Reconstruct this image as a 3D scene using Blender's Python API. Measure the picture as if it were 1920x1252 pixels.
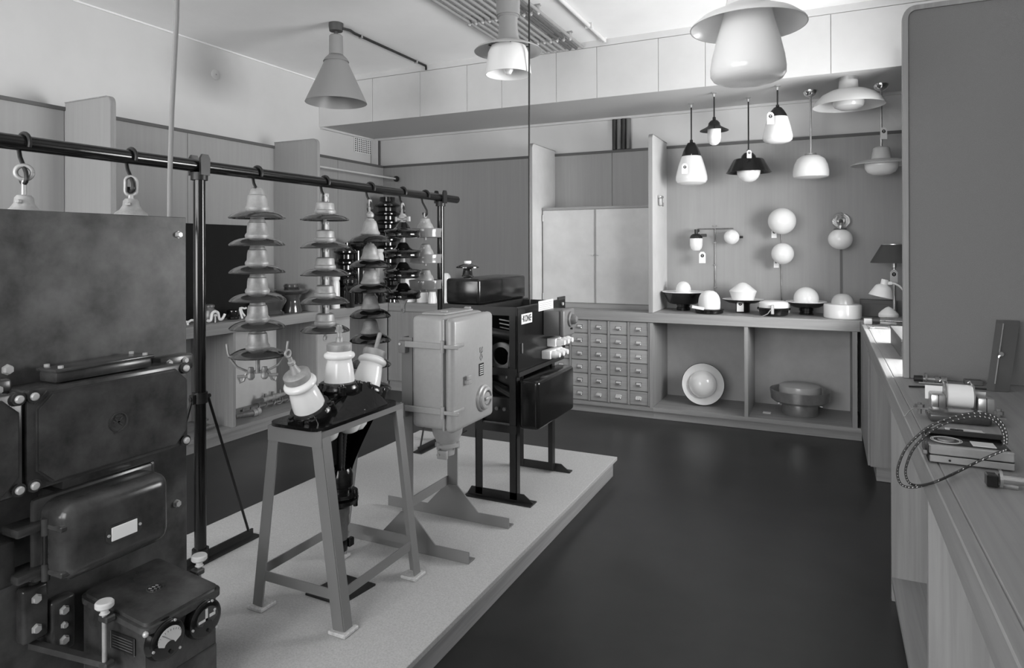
import bpy, bmesh, math, random
from mathutils import Vector, Matrix
random.seed(7)
for o in list(bpy.data.objects): bpy.data.objects.remove(o)
S = bpy.context.scene
COL = S.collection
PI = math.pi

# ------------------------------------------------------------------ camera
F = 1243.0; CX, CY = 955.0, 466.5; EYE = 1.45          # focal length in pixels of 1920x1252
YAW = math.atan(595 / F); ROLL = 0.0031
fw = Vector((-math.sin(YAW), math.cos(YAW), 0)); rt0 = Vector((math.cos(YAW), math.sin(YAW), 0)); up0 = Vector((0, 0, 1))
RT = rt0 * math.cos(ROLL) - up0 * math.sin(ROLL)
UP = up0 * math.cos(ROLL) + rt0 * math.sin(ROLL)
CAM = Vector((0, 0, EYE))
cd = bpy.data.cameras.new('camera'); cam = bpy.data.objects.new('camera', cd); COL.objects.link(cam)
cd.sensor_fit = 'HORIZONTAL'; cd.sensor_width = 36; cd.lens = F / 1920 * 36
cd.shift_x = (960 - CX) / 1920; cd.shift_y = (CY - 626) / 1920; cd.clip_start = 0.05
m = Matrix((RT, UP, -fw)).transposed().to_4x4(); m.translation = CAM
cam.matrix_world = m
S.camera = cam

# ------------------------------------------------------------------ light
w = bpy.data.worlds.new('sky'); S.world = w; w.use_nodes = True
w.node_tree.nodes['Background'].inputs[0].default_value = (1, 1, 1, 1)
w.node_tree.nodes['Background'].inputs[1].default_value = 1.0
def area(name, loc, rot, sx, sy, power):
    l = bpy.data.lights.new(name, 'AREA'); l.shape = 'RECTANGLE'; l.size = sx; l.size_y = sy; l.energy = power
    o = bpy.data.objects.new(name, l); COL.objects.link(o); o.location = loc; o.rotation_euler = rot; return o
# daylight entering by the window wall behind the photographer and by the window of the far right bay
area('daylight_front_window_a', (-2.95, -1.93, 1.75), (PI/2, 0, 0), 2.3, 1.7, 122)
area('daylight_front_window_b', (-0.75, -1.93, 1.75), (PI/2, 0, 0), 1.4, 1.7, 58)
area('daylight_right_window', (1.46, 4.22, 1.60), (PI/2, 0, PI/2), 1.9, 1.2, 170)
sl = bpy.data.lights.new('sun', 'SUN'); sl.energy = 5.0; sl.angle = math.radians(1.2)
sun = bpy.data.objects.new('sun', sl); COL.objects.link(sun); sun.location = (5, 4.5, 8)
sun.rotation_euler = (0, math.radians(43), 0)            # high sun slanting down through the right-hand window
S.view_settings.view_transform = 'Standard'; S.view_settings.look = 'None'
S.view_settings.exposure = 0.0; S.view_settings.gamma = 1.0; S.view_settings.use_curve_mapping = False

# ------------------------------------------------------------------ pixel to place helpers
def ray(u, v): return fw + RT * ((u - CX) / F) - UP * ((v - CY) / F)
def atX(u, v, x): d = ray(u, v); return CAM + d * (x / d.x)
def atY(u, v, y): d = ray(u, v); return CAM + d * (y / d.y)
def atZ(u, v, z): d = ray(u, v); return CAM + d * ((z - EYE) / d.z)
def scale_at(p):                       # metres per pixel at a point, and the side-stretch of the lens there
    d = Vector(p) - CAM; k = d.dot(fw); t = math.atan2(d.dot(RT), k)
    return k / F, math.cos(t)
def prof(p, pts):                      # [(radius in px, v in px)] -> [(r, z above p.z)]
    s, c = scale_at(p); d = Vector(p) - CAM; u = CX + F * d.dot(RT) / d.dot(fw)
    hv = CY - ROLL * (u - CX)
    return [(r * s * c, EYE + (hv - v) * s - p[2]) for r, v in pts]

# ------------------------------------------------------------------ materials (a black and white world)
MATS = {}
def mat(name, v, rough=0.5, metal=0.0, noise=None, grain=None, bump=0.0, coat=0.0, trans=0.0, spec=0.5, emit=0.0):
    if name in MATS: return MATS[name]
    m = bpy.data.materials.new(name); m.use_nodes = True; nt = m.node_tree; n = nt.nodes; L = nt.links
    b = n['Principled BSDF']
    b.inputs['Base Color'].default_value = (v, v, v, 1); b.inputs['Roughness'].default_value = rough
    b.inputs['Metallic'].default_value = metal; b.inputs['Specular IOR Level'].default_value = spec
    if coat: b.inputs['Coat Weight'].default_value = coat; b.inputs['Coat Roughness'].default_value = 0.08
    if trans: b.inputs['Transmission Weight'].default_value = trans
    if noise or grain:
        tc = n.new('ShaderNodeTexCoord'); mp = n.new('ShaderNodeMapping'); L.new(tc.outputs['Object'], mp.inputs[0])
        oi = n.new('ShaderNodeObjectInfo'); L.new(oi.outputs['Random'], mp.inputs['Location'])
        nz = n.new('ShaderNodeTexNoise'); nz.inputs['Detail'].default_value = 8; nz.inputs['Roughness'].default_value = .6
        L.new(mp.outputs[0], nz.inputs['Vector'])
        if grain:
            ax, amt = grain; sc = {'x': (1.2, 38, 38), 'y': (38, 1.2, 38), 'z': (38, 38, 1.2)}[ax]
            mp.inputs['Scale'].default_value = sc; nz.inputs['Scale'].default_value = 1.0
            nz.inputs['Distortion'].default_value = 0.6
        else:
            s, amt = noise; nz.inputs['Scale'].default_value = s
        rp = n.new('ShaderNodeMapRange'); rp.inputs[1].default_value = 0.3; rp.inputs[2].default_value = 0.7
        rp.inputs[3].default_value = v * (1 - amt); rp.inputs[4].default_value = v * (1 + amt)
        L.new(nz.outputs[0], rp.inputs[0]); L.new(rp.outputs[0], b.inputs['Base Color'])
        if bump:
            bp = n.new('ShaderNodeBump'); bp.inputs['Strength'].default_value = bump; bp.inputs['Distance'].default_value = 0.004
            L.new(nz.outputs[0], bp.inputs['Height']); L.new(bp.outputs[0], b.inputs['Normal'])
    MATS[name] = m; return m
WHITE = mat('white_wall_paint', .62, .7, noise=(3, .03))
CEIL = mat('ceiling_paint', .90, .75, noise=(2, .03))
SOFF = mat('soffit_paint', .62, .6, noise=(5, .03))
FLOOR = mat('dark_linoleum', .026, .34, noise=(2.2, .35), spec=.5)
PANEL = mat('wood_fibre_panel', .335, .75, grain=('z', .045))
WOODX = mat('oak_grain_x', .30, .5, grain=('x', .16))
WOODY = mat('oak_grain_y', .27, .5, grain=('y', .16))
WOODZ = mat('oak_grain_z', .29, .5, grain=('z', .16))
BIRCH = mat('pale_birch_ply', .58, .45, noise=(4, .10))
INNER = mat('compartment_back', .48, .7, noise=(6, .08))
TRIM = mat('dark_trim', .10, .6)
PLAT = mat('platform_board', .47, .85, noise=(160, .16), bump=.2)
PLATW = mat('platform_pine', .36, .7, grain=('y', .2))
IRON = mat('black_cast_iron', .052, .22, noise=(9, .5), bump=.08)
PLATE = mat('sheet_iron_plate', .075, .46, noise=(7, .75))
BLACK = mat('black_enamel', .008, .16)
BLACKM = mat('black_paint', .012, .42, noise=(20, .3))
TAR = mat('black_tar_varnish', .006, .12, noise=(40, .5), bump=.35)
STEEL = mat('grey_painted_steel', .19, .45)
BOXG = mat('grey_enamel', .34, .32, noise=(60, .04))
GALV = mat('galvanised_metal', .40, .5, metal=.35, noise=(30, .2), bump=.06)
BOLT = mat('bright_bolt', .55, .4, metal=.3)
CHROME = mat('chrome', .75, .14, metal=1.0)
BRUSH = mat('brushed_metal', .50, .30, metal=.75, noise=(30, .1))
BROWN = mat('brown_glaze', .06, .12, coat=.7)
BROWND = mat('black_glaze', .010, .10, coat=.5)
CLEARB = mat('amber_glass', .22, .12)
PORC = mat('white_porcelain', .92, .15)
OPAL = mat('opal_glass', .80, .14)
OPALD = mat('opal_glass_grey', .48, .2)
OPALM = mat('matt_opal', .78, .5)
ENAM = mat('black_enamel_shade', .012, .18)
INW = mat('white_enamel', .78, .3)
GREYSH = mat('grey_lamp_enamel', .25, .38)
LSHADE = mat('pale_lamp_enamel', .52, .4)
PAPER = mat('paper_tag', .80, .9)
INK = mat('black_ink', .01, .8)
CLOTH = mat('black_cloth', .026, .95)
RUB = mat('rubber_cable', .05, .7)
CABLEG = mat('grey_cable', .22, .6)
TWINE = mat('braided_flex', .03, .6)
WHT = mat('white_paint', .85, .4)
DUCT = mat('dark_duct', .03, .5)
PIPE = mat('painted_conduit', .30, .5)
FELT = mat('felt_pad', .55, .95, noise=(120, .2))
FABRIC = mat('grey_fabric_board', .195, .9, noise=(500, .14), bump=.2)
PEND = mat('pendant_black', .010, .15)
GLASS = mat('clear_glass', .95, .03, trans=1.0)
STAIN = mat('stained_box_wood', .13, .5, grain=('y', .2))
SHADE = mat('dark_fabric_shade', .07, .9)
MISC = mat('worn_steel', .22, .4, metal=.5, noise=(25, .3))
PALE = mat('pale_label', .62, .6)

# ------------------------------------------------------------------ mesh builder
class B:
    def __init__(s): s.bm = bmesh.new()
    def _grab(s, verts, M):
        bmesh.ops.transform(s.bm, matrix=M, verts=verts)
    def box(s, lo, hi, bev=0.0, seg=2, M=None):
        lo = Vector(lo); hi = Vector(hi); c = (lo + hi) / 2; d = hi - lo
        r = bmesh.ops.create_cube(s.bm, size=1.0); vs = r['verts']
        bmesh.ops.transform(s.bm, matrix=Matrix.Translation(c) @ Matrix.Diagonal((abs(d.x), abs(d.y), abs(d.z), 1)), verts=vs)
        if bev:
            es = list({e for v in vs for e in v.link_edges})
            q = bmesh.ops.bevel(s.bm, geom=es, offset=bev, segments=seg, affect='EDGES', profile=.5)
            vs = list({v for f in q['faces'] for v in f.verts} | {v for v in vs if v.is_valid})
            vs = s._island(vs[0])
        if M is not None: bmesh.ops.transform(s.bm, matrix=M, verts=vs)
        return s
    def _island(s, v0):
        seen = {v0}; st = [v0]
        while st:
            v = st.pop()
            for e in v.link_edges:
                o = e.other_vert(v)
                if o not in seen: seen.add(o); st.append(o)
        return list(seen)
    def lathe(s, pr, seg=32, org=(0, 0, 0), axis=(0, 0, 1), closed=False):
        org = Vector(org); q = Vector((0, 0, 1)).rotation_difference(Vector(axis).normalized()).to_matrix()
        rings = []
        for r, z in pr:
            if r < 1e-5: rings.append([s.bm.verts.new(org + q @ Vector((0, 0, z)))])
            else: rings.append([s.bm.verts.new(org + q @ Vector((r * math.cos(2*PI*i/seg), r * math.sin(2*PI*i/seg), z))) for i in range(seg)])
        prs = list(zip(rings, rings[1:]))
        if closed: prs.append((rings[-1], rings[0]))
        for a, b in prs:
            if len(a) == 1 and len(b) == 1: continue
            for i in range(seg):
                j = (i + 1) % seg
                if len(a) == 1: s.bm.faces.new((a[0], b[j], b[i]))
                elif len(b) == 1: s.bm.faces.new((a[i], a[j], b[0]))
                else: s.bm.faces.new((a[i], a[j], b[j], b[i]))
        return s
    def cyl(s, p0, p1, r, r1=None, seg=16):
        p0 = Vector(p0); p1 = Vector(p1); d = p1 - p0; r1 = r if r1 is None else r1
        return s.lathe([(0, 0), (r, 0), (r1, d.length), (0, d.length)], seg, p0, d)
    def tube(s, pts, r, seg=10, cap=True):
        pts = [Vector(p) for p in pts]; rings = []; n0 = None
        for i, p in enumerate(pts):
            t = (pts[min(i+1, len(pts)-1)] - pts[max(i-1, 0)]).normalized()
            if n0 is None:
                n0 = t.orthogonal().normalized()
            n0 = (n0 - t * n0.dot(t)).normalized(); b = t.cross(n0)
            rr = r[i] if isinstance(r, (list, tuple)) else r
            rings.append([s.bm.verts.new(p + (n0 * math.cos(2*PI*k/seg) + b * math.sin(2*PI*k/seg)) * rr) for k in range(seg)])
        for a, b in zip(rings, rings[1:]):
            for i in range(seg):
                j = (i + 1) % seg; s.bm.faces.new((a[i], a[j], b[j], b[i]))
        if cap:
            s.bm.faces.new(rings[0][::-1]); s.bm.faces.new(rings[-1])
        return s
    def sphere(s, c, r, sc=(1, 1, 1), u=32, v=16):
        q = bmesh.ops.create_uvsphere(s.bm, u_segments=u, v_segments=v, radius=r)
        bmesh.ops.transform(s.bm, matrix=Matrix.Translation(Vector(c)) @ Matrix.Diagonal((*sc, 1)), verts=q['verts']); return s
    def prism(s, poly, d0, d1, plane='yz'):          # poly of 2-D points, extruded along the missing axis
        f = {'yz': lambda a, b, d: (d, a, b), 'xz': lambda a, b, d: (a, d, b), 'xy': lambda a, b, d: (a, b, d)}[plane]
        A = [s.bm.verts.new(f(a, b, d0)) for a, b in poly]; Bv = [s.bm.verts.new(f(a, b, d1)) for a, b in poly]
        n = len(poly)
        s.bm.faces.new(A[::-1]); s.bm.faces.new(Bv)
        for i in range(n):
            j = (i + 1) % n; s.bm.faces.new((A[i], A[j], Bv[j], Bv[i]))
        bmesh.ops.recalc_face_normals(s.bm, faces=s.bm.faces)
        return s
    def beam(s, p0, p1, a, b, side=(1, 0, 0)):       # rectangular bar: a along side, b across
        p0 = Vector(p0); p1 = Vector(p1); t = (p1 - p0).normalized(); x = Vector(side); x = (x - t * x.dot(t)).normalized(); y = t.cross(x)
        vs = [s.bm.verts.new(p + x * i * a / 2 + y * j * b / 2) for p in (p0, p1) for i, j in ((-1, -1), (1, -1), (1, 1), (-1, 1))]
        for q in ((0, 1, 2, 3), (7, 6, 5, 4), (0, 4, 5, 1), (1, 5, 6, 2), (2, 6, 7, 3), (3, 7, 4, 0)): s.bm.faces.new([vs[k] for k in q])
        return s
    def out(s, name, m, parent=None, smooth=35, off=None, kind=None):
        bm = s.bm
        if off is not None: bmesh.ops.translate(bm, vec=-Vector(off), verts=bm.verts)
        bmesh.ops.recalc_face_normals(bm, faces=bm.faces)
        me = bpy.data.meshes.new(name); bm.to_mesh(me); bm.free()
        me.materials.append(m)
        for p in me.polygons: p.use_smooth = True
        me.set_sharp_from_angle(angle=math.radians(smooth))
        o = bpy.data.objects.new(name, me); COL.objects.link(o)
        if parent is not None: o.parent = parent
        if kind: o['kind'] = kind
        return o
def thing(name, label, cat, loc=(0, 0, 0), rz=0.0, group=None):
    o = bpy.data.objects.new(name, None); COL.objects.link(o); o.empty_display_size = .05
    o.location = loc; o.rotation_euler = (0, 0, rz); return tag(o, label, cat, group)
def tag(o, label, cat, group=None):
    o['label'] = label; o['category'] = cat
    if group: o['group'] = group
    return o
def dup(root, loc, rz=0.0, label=None):
    def cp(o, par):
        c = o.copy(); COL.objects.link(c); c.parent = par
        for ch in list(o.children): cp(ch, c)
        return c
    r = cp(root, None); r.location = loc; r.rotation_euler = (0, 0, rz)
    if label: r['label'] = label
    return r
def at_base(o, loc):                    # move a one-mesh thing built in place so that its origin is its base
    loc = Vector(loc); o.data.transform(Matrix.Translation(-loc)); o.location = loc; return o
def text(name, body, size, m, parent, M, depth=.0008):
    c = bpy.data.curves.new(name, 'FONT'); c.body = body; c.size = size; c.align_x = 'CENTER'; c.align_y = 'CENTER'; c.extrude = depth; c.space_character = 1.12; c.offset = .0006
    t = bpy.data.objects.new(name + '_tmp', c); COL.objects.link(t)
    me = bpy.data.meshes.new_from_object(t.evaluated_get(bpy.context.evaluated_depsgraph_get()))
    bpy.data.objects.remove(t); me.name = name; me.transform(M); me.materials.clear(); me.materials.append(m)
    o = bpy.data.objects.new(name, me); COL.objects.link(o); o.parent = parent; return o
def smooth(ps, n=8):
    o = []
    for i in range(len(ps) - 1):
        p0, p1, p2, p3 = ps[max(i-1, 0)], ps[i], ps[i+1], ps[min(i+2, len(ps)-1)]
        for k_ in range(n):
            t = k_/n; o.append(.5*((2*p1) + (-p0 + p2)*t + (2*p0 - 5*p1 + 4*p2 - p3)*t*t + (-p0 + 3*p1 - 3*p2 + p3)*t**3))
    o.append(ps[-1]); return o
def tag_card(parent, p, h=.05, face=None, name='price_tag'):    # swing tag hanging at p (local), facing the room
    a = YAW if face is None else face
    M = Matrix.Translation(p) @ Matrix.Rotation(a, 4, 'Z'); w_ = h * .58
    b = B(); pts = [(-w_/2, -h/2), (w_/2, -h/2), (w_/2, h*.32), (w_*.25, h/2), (-w_*.25, h/2), (-w_/2, h*.32)]
    b.prism(pts, -.0008, .0008, 'xz'); bmesh.ops.transform(b.bm, matrix=M, verts=b.bm.verts)
    o = b.out(name, PAPER, parent)
    e = B(); e.lathe([(w_*.13, 0), (w_*.27, 0), (w_*.27, .001), (w_*.13, .001)], 16, (0, -.0009, h*.16), (0, -1, 0), closed=True)
    e.box((-w_*.2, -.0019, h*.12), (w_*.2, -.001, h*.18))
    bmesh.ops.transform(e.bm, matrix=M, verts=e.bm.verts); e.out('emblem', INK, o)
    return o

# ================================================================== THE ROOM
XL, XLU, YB, ZC, ZS = -4.541, -4.70, 6.20, 3.185, 2.71
XR, YF = 0.92, -1.85
XRO_ = XR + .50
ZP = 2.392                               # top of the wood panelling
HC = 0.902                               # worktop height
def struct(o): o['kind'] = 'structure'; return o
struct(B().box((XLU - .12, YF - .12, -.1), (XRO_, YB + .12, 0)).out('floor', FLOOR))
struct(B().box((XLU - .12, YF - .12, ZC), (XRO_, YB + .12, ZC + .12)).out('ceiling', CEIL))
wl = struct(B().box((XLU - .12, YF - .12, 0), (XLU, YB + .12, ZC)).out('wall_left', WHITE))
wb = struct(B().box((XLU, YB, 0), (XR, YB + .12, ZC)).out('wall_back', WHITE))
# right wall with the window of the far bay, front wall with two windows
XRO = XR + .50                            # thick outer wall with a deep window reveal
b = B(); b.box((XR, YF - .12, 0), (XRO, 3.28, ZC)); b.box((XR, 5.16, 0), (XRO, YB + .12, ZC))
b.box((XR, 3.28, 0), (XRO, 5.16, .98)); b.box((XR, 3.28, 2.20), (XRO, 5.16, ZC))
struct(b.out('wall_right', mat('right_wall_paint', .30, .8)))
struct(B().box((.505, 5.17, HC + .002), (XR, 5.36, ZS), .004, 1).out('added_light_block', mat('right_wall_paint', .30, .8)))  # added block, out of view: keeps window light off the lamp wall's right end
b = B(); b.box((XLU, YF - .12, 0), (XR, YF, .85)); b.box((XLU, YF - .12, 2.65), (XR, YF, ZC))
for x0, x1 in ((XLU, -4.15), (-1.75, -1.50), (0.0, XR)): b.box((x0, YF - .12, .85), (x1, YF, 2.65))
struct(b.out('wall_front', WHITE))
def window(name, plane, c, a0, a1, z0, z1, bars):
    b = B(); t = .045
    def bx(p0, p1, q0, q1):
        if plane == 'x': b.box((c, p0, q0), (c + .05, p1, q1))
        else: b.box((p0, c - .05, q0), (p1, c, q1))
    bx(a0, a1, z0, z0 + t); bx(a0, a1, z1 - t, z1); bx(a0, a0 + t, z0, z1); bx(a1 - t, a1, z0, z1)
    for q in bars: bx(q - t/2, q + t/2, z0, z1)
    return struct(b.out(name, WHT))
window('window_1', 'x', XRO - .05, 3.28, 5.16, .98, 2.20, ())
window('window_2', 'y', YF - .005, -4.15, -1.75, .85, 2.65, (-2.95,))
window('window_3', 'y', YF - .005, -1.50, 0.0, .85, 2.65, (-.75,))

# --- panelling boards, each sheet a piece of its wall
def sheet(lo, hi, parent, m=PANEL, name='panel'):
    return B().box(lo, hi, .002, 1).out(name, m, parent)
g = .0015
ys = [YF, -.4, .9, 1.8, 2.683, 3.62, 4.525, 5.4, YB]
for a, c in zip(ys, ys[1:]): sheet((XLU, a + g, 0), (XL, c - g, ZP - .02), wl)
xs = [XL, -2.47, -1.86, -1.36, XR]
for a, c in zip(xs, xs[1:]): sheet((a + g, YB - .02, 0), (c - g, YB, ZP - .02), wb)
YBF = YB - .02
b = B(); b.box((XLU, YF, ZP - .02), (XL + .008, YB, ZP + .004)); struct(b.out('trim_1', TRIM))
b = B(); b.box((XL + .008, YBF - .008, ZP - .02), (XR, YB, ZP + .004)); struct(b.out('trim_2', TRIM))

# --- soffit with its panelled front
YSF = 5.315
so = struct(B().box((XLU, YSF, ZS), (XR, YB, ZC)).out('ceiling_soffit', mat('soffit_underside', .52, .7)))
lines = [604, 661, 700, 789, 877, 942, 1044, 1120, 1235, 1323, 1558, 1800]
xsf = [XLU] + [atY(u, 180, YSF).x for u in lines[2:-1]] + [XR]
for a, c in zip(xsf, xsf[1:]):
    B().box((a + .0018, YSF - .014, ZS - .004), (c - .0018, YSF, ZC - .055), .001, 1).out('panel', SOFF, so)
B().box((XLU, YSF - .018, ZC - .052), (XR, YSF, ZC)).out('cornice_board', SOFF, so)
b = B(); b.box((XLU, YB - .03, ZS - .022), (XR, YB, ZS)); struct(b.out('trim_3', WHITE))
b = B(); b.box((XLU, YSF, ZS - .02), (XLU + .03, YB - .03, ZS)); struct(b.out('trim_4', WHITE))
b = B(); b.box((XLU, YF, ZC - .012), (XLU + .012, YSF - .02, ZC)); struct(b.out('trim_5', WHT))
# corner duct above the panelling
b = B(); b.box((XLU + .012, YB - .05, ZP + .004), (XLU + .085, YB, ZS - .022))
o = struct(b.out('trim_6', WHITE))
struct(B().box((XLU + .085, YB - .02, ZP + .004), (XLU + .105, YB, ZS - .022)).out('trim_7', TRIM))

# --- floor to ceiling partition fins (rounded upper front corner)
def fin(name, label, axis, pos, w0, w1, z0, z1, t=.034, m=PANEL, R=.05):
    th = thing(name, label, 'partition', ((w0 + w1)/2, pos, z0) if axis == 'y' else (pos, (w0 + w1)/2, z0), group='display bay partitions')
    s = 1 if w1 > w0 else -1
    pts = [(w0, z0), (w1, z0)] + [(w1 - s*R + s*R*math.cos(k*PI/12), z1 - R + R*math.sin(k*PI/12)) for k in range(7)] + [(w0, z1)]
    pl = 'xz' if axis == 'y' else 'yz'
    e = .004
    B().prism(pts, pos + e, pos + t - e, pl).out('board', m, th, off=th.location)
    w1e = w1 + s*.006
    ed = [(w1, z0), (w1e, z0)] + [(w1e - s*R + s*R*math.cos(k*PI/12), z1 + .006 - R + R*math.sin(k*PI/12)) for k in range(7)] + [(w0, z1 + .006), (w0, z1)] + \
         [(w1 - s*R + s*R*math.cos(k*PI/12), z1 - R + R*math.sin(k*PI/12)) for k in range(6, -1, -1)]
    B().prism(ed, pos, pos + t, pl).out('edge_strip', WOODZ, th, off=th.location)
    return th
fin('partition', 'left wall partition above the iron switchgear, nearest the camera', 'y', 2.683, XL + .001, -4.07, HC + .002, ZP + .03)
fin('partition', 'left wall partition right of the leaning black board', 'y', 4.525, XL + .001, -4.04, HC + .002, ZP + .03)
fin('partition', 'back wall partition left of the two-door wall cupboard', 'x', -2.478, YBF - .001, 5.60, HC + .002, ZP + .03, m=BIRCH)
fin('partition', 'back wall partition between wall cupboard and lamp display', 'x', -1.366, YBF - .001, 5.60, HC + .002, ZP + .03, m=BIRCH)
# the fabric covered partition standing on the right worktop
th = thing('display_partition', 'tall grey fabric partition standing on the right worktop', 'partition', (.6, 3.245, HC))
zt = 2.46; x0 = .292
R = .05; arc = [(x0 + R - R*math.cos(k*PI/12), zt - R + R*math.sin(k*PI/12)) for k in range(7)]
B().prism([(XR - .002, HC + .002), (x0, HC + .002)] + arc + [(XR - .002, zt)], 3.236, 3.262, 'xz').out('board', FABRIC, th, off=th.location)
arc2 = [(x0 + .018 + (R-.018)*(1 - math.cos(k*PI/12)), zt - R + (R - .018)*math.sin(k*PI/12)) for k in range(7)]
B().prism([(x0 + .018, HC + .002), (x0 - .002, HC + .002)] + [(x0 - .002 + (R)*(1 - math.cos(k*PI/12)), zt + .002 - R + R*math.sin(k*PI/12)) for k in range(7)] + [(XR - .002, zt + .002), (XR - .002, zt - .018)] + arc2[::-1], 3.226, 3.270, 'xz').out('edge_strip', WOODZ, th, off=th.location)

# ================================================================== PLATFORM
PX0, PX1, PY0, PY1, PZ = -2.70, -1.21, .35, 4.115, .12
th = thing('display_platform', 'low pale display platform carrying the heavy switchgear', 'platform', ((PX0+PX1)/2, (PY0+PY1)/2, 0))
L0 = th.location
B().box((PX0, PY0, PZ - .022), (PX1, PY1, PZ), .002, 1).out('deck_board', PLAT, th, off=L0)
B().box((PX1 - .05, PY0 + .02, .001), (PX1 - .022, PY1 - .022, PZ - .022)).out('side_board', PLATW, th, off=L0)
B().box((PX0 + .022, PY0 + .02, .001), (PX0 + .05, PY1 - .022, PZ - .022)).out('side_board', PLATW, th, off=L0)
B().box((PX0 + .05, PY1 - .05, .001), (PX1 - .05, PY1 - .022, PZ - .022)).out('side_board', PLATW, th, off=L0)
B().box((PX0 + .05, PY0 + .02, .001), (PX1 - .05, PY0 + .05, PZ - .022)).out('side_board', PLATW, th, off=L0)

# ================================================================== COUNTERS
XCL, YCB, XCR = -4.06, 5.60, .225
TH = .082
def wtop(name, label, lo, hi, m, edge_lo, edge_hi):
    th = thing(name, label, 'worktop', ((lo[0]+hi[0])/2, (lo[1]+hi[1])/2, lo[2]))
    B().box(lo, hi, .003, 1).out('top_board', m, th, off=th.location)
    B().box(edge_lo, edge_hi, .003, 1).out('front_edge', m, th, off=th.location)
    return th
wtop('worktop', 'long oak worktop along the left wall', (XL + .001, .2, HC - .03), (XCL - .025, YB - .022, HC), WOODY, (XCL - .025, .2, HC - TH), (XCL, YCB - .001, HC))
wtop('worktop', 'oak worktop along the back wall under the lamps', (XCL + .001, YCB + .025, HC - .03), (XR - .001, YBF - .001, HC), WOODX, (XCL + .001, YCB, HC - TH), (XCR, YCB + .025, HC))
wtop('worktop', 'oak worktop along the right side with tools on it', (XCR + .03, .2, HC - .03), (XR - .001, YCB - .001, HC), WOODY, (XCR, .2, HC - TH), (XCR + .03, YCB - .001, HC))

ZB = .098                                # top of bottom shelves
# left open shelf unit
th = thing('shelf_unit', 'open oak shelf unit under the left worktop', 'shelf unit', (-4.3, 3, 0)); L0 = th.location
B().box((XL + .004, .2, ZB - .022), (XCL - .004, YCB - .002, ZB)).out('bottom_shelf', WOODY, th, off=L0)
B().box((XCL - .03, .2, .002), (XCL - .012, YCB - .002, ZB - .022)).out('plinth', WOODY, th, off=L0)
B().box((XCL - .02, .2, ZB - .026), (XCL - .001, YCB - .002, ZB + .004)).out('shelf_edge', WOODY, th, off=L0)
for y in (1.75, 2.70, 3.640, 4.540, 5.572):
    B().box((XL + .004, y, ZB), (XCL - .012, y + .022, HC - TH - .001)).out('divider', WOODZ, th, off=L0)
for a, c in ((.2, 1.75), (1.772, 2.70), (2.722, 3.64), (3.662, 4.54), (4.562, YCB - .004)):
    B().box((XL + .003, a + .001, ZB), (XL + .008, c - .001, HC - TH - .001)).out('back_panel', BIRCH, th, off=L0)
# back: closed corner unit left of the drawers
th = thing('corner_cupboard', 'closed oak corner cupboard under the back worktop', 'cupboard', (-3.3, 5.9, 0)); L0 = th.location
B().box((-4.10, YCB + .016, ZB), (-2.30, YBF - .002, HC - TH)).out('body', WOODZ, th, off=L0)
for x0, x1 in ((-4.06, -3.62), (-3.615, -3.18), (-3.175, -2.74), (-2.735, -2.30)):
    B().box((x0 + .002, YCB + .002, ZB + .012), (x1 - .002, YCB + .016, HC - TH - .005), .002, 1).out('door', WOODZ, th, off=L0)
B().box((-4.10, YCB + .03, .002), (-2.30, YCB + .05, ZB)).out('plinth', WOODX, th, off=L0)
# drawer cabinet
XD0, XD1 = -2.258, -1.335
th = thing('drawer_cabinet', 'oak cabinet of small labelled drawers under the back worktop', 'drawer cabinet', (-1.8, 5.9, 0)); L0 = th.location
B().box((XD0 - .04, YCB + .030, ZB), (XD1, YBF - .002, HC - TH)).out('body', WOODZ, th, off=L0)
NC, NR = 5, 6; cw = (-1.369 - XD0) / NC; zb0, zb1 = .104, HC - TH - .004; rh = (zb1 - zb0) / NR
for i in range(NC + 1):
    x = XD0 + i*cw; B().box((x - .008, YCB + .006, zb0), (x + .008, YCB + .03, zb1)).out('stile', WOODZ, th, off=L0)
B().box((-1.361, YCB + .001, ZB), (XD1, YCB + .03, zb1)).out('end_post', WOODZ, th, off=L0)
B().box((XD0 - .04, YCB + .02, .002), (XD1, YCB + .045, ZB - .022)).out('plinth', WOODX, th, off=L0)
B().box((XD0 - .04, YCB - .002, ZB - .03), (XD1, YCB + .03, ZB)).out('base_rail', WOODX, th, off=L0)
dw = cw - .02; dh = rh - .007
fm = B().box((-dw/2, 0, -dh/2), (dw/2, .02, dh/2), .003, 1).out('drawer', WOODX, th)
fv = [fm.data] + [fm.data.copy() for _ in range(3)]
for i, me in enumerate(fv):
    me.materials.clear(); me.materials.append(mat('drawer_oak_%d' % i, (.36, .30, .40, .33)[i], .5, grain=('x', .2)))
hb = B()
fr = .026
hb.box((-fr, -.003, .014), (fr, 0, .018)); hb.box((-fr, -.003, -.010), (-fr + .004, 0, .018)); hb.box((fr - .004, -.003, -.010), (fr, 0, .018))
hb.box((-fr, -.012, -.014), (fr, 0, -.008), .002, 1); hb.box((-fr, -.014, -.008), (fr, -.010, -.001), .001, 1)
hb.sphere((fr - .010, -.013, -.011), .0075, u=10, v=8)
hm = hb.out('label_pull', CHROME, fm)
cb = B().box((-fr + .004, -.0015, -.008), (fr - .004, -.0005, .014)).out('label_card', PALE, fm)
first = True
for i in range(NC):
    for j in range(NR):
        d = fm if first else fm.copy()
        if not first:
            COL.objects.link(d); d.data = random.choice(fv)
            h2 = hm.copy(); COL.objects.link(h2); h2.parent = d
            h3 = cb.copy(); COL.objects.link(h3); h3.parent = d
        first = False; d.parent = th
        d.location = Vector((XD0 + (i + .5)*cw, YCB + .012, zb0 + (j + .5)*rh)) - L0
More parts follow.
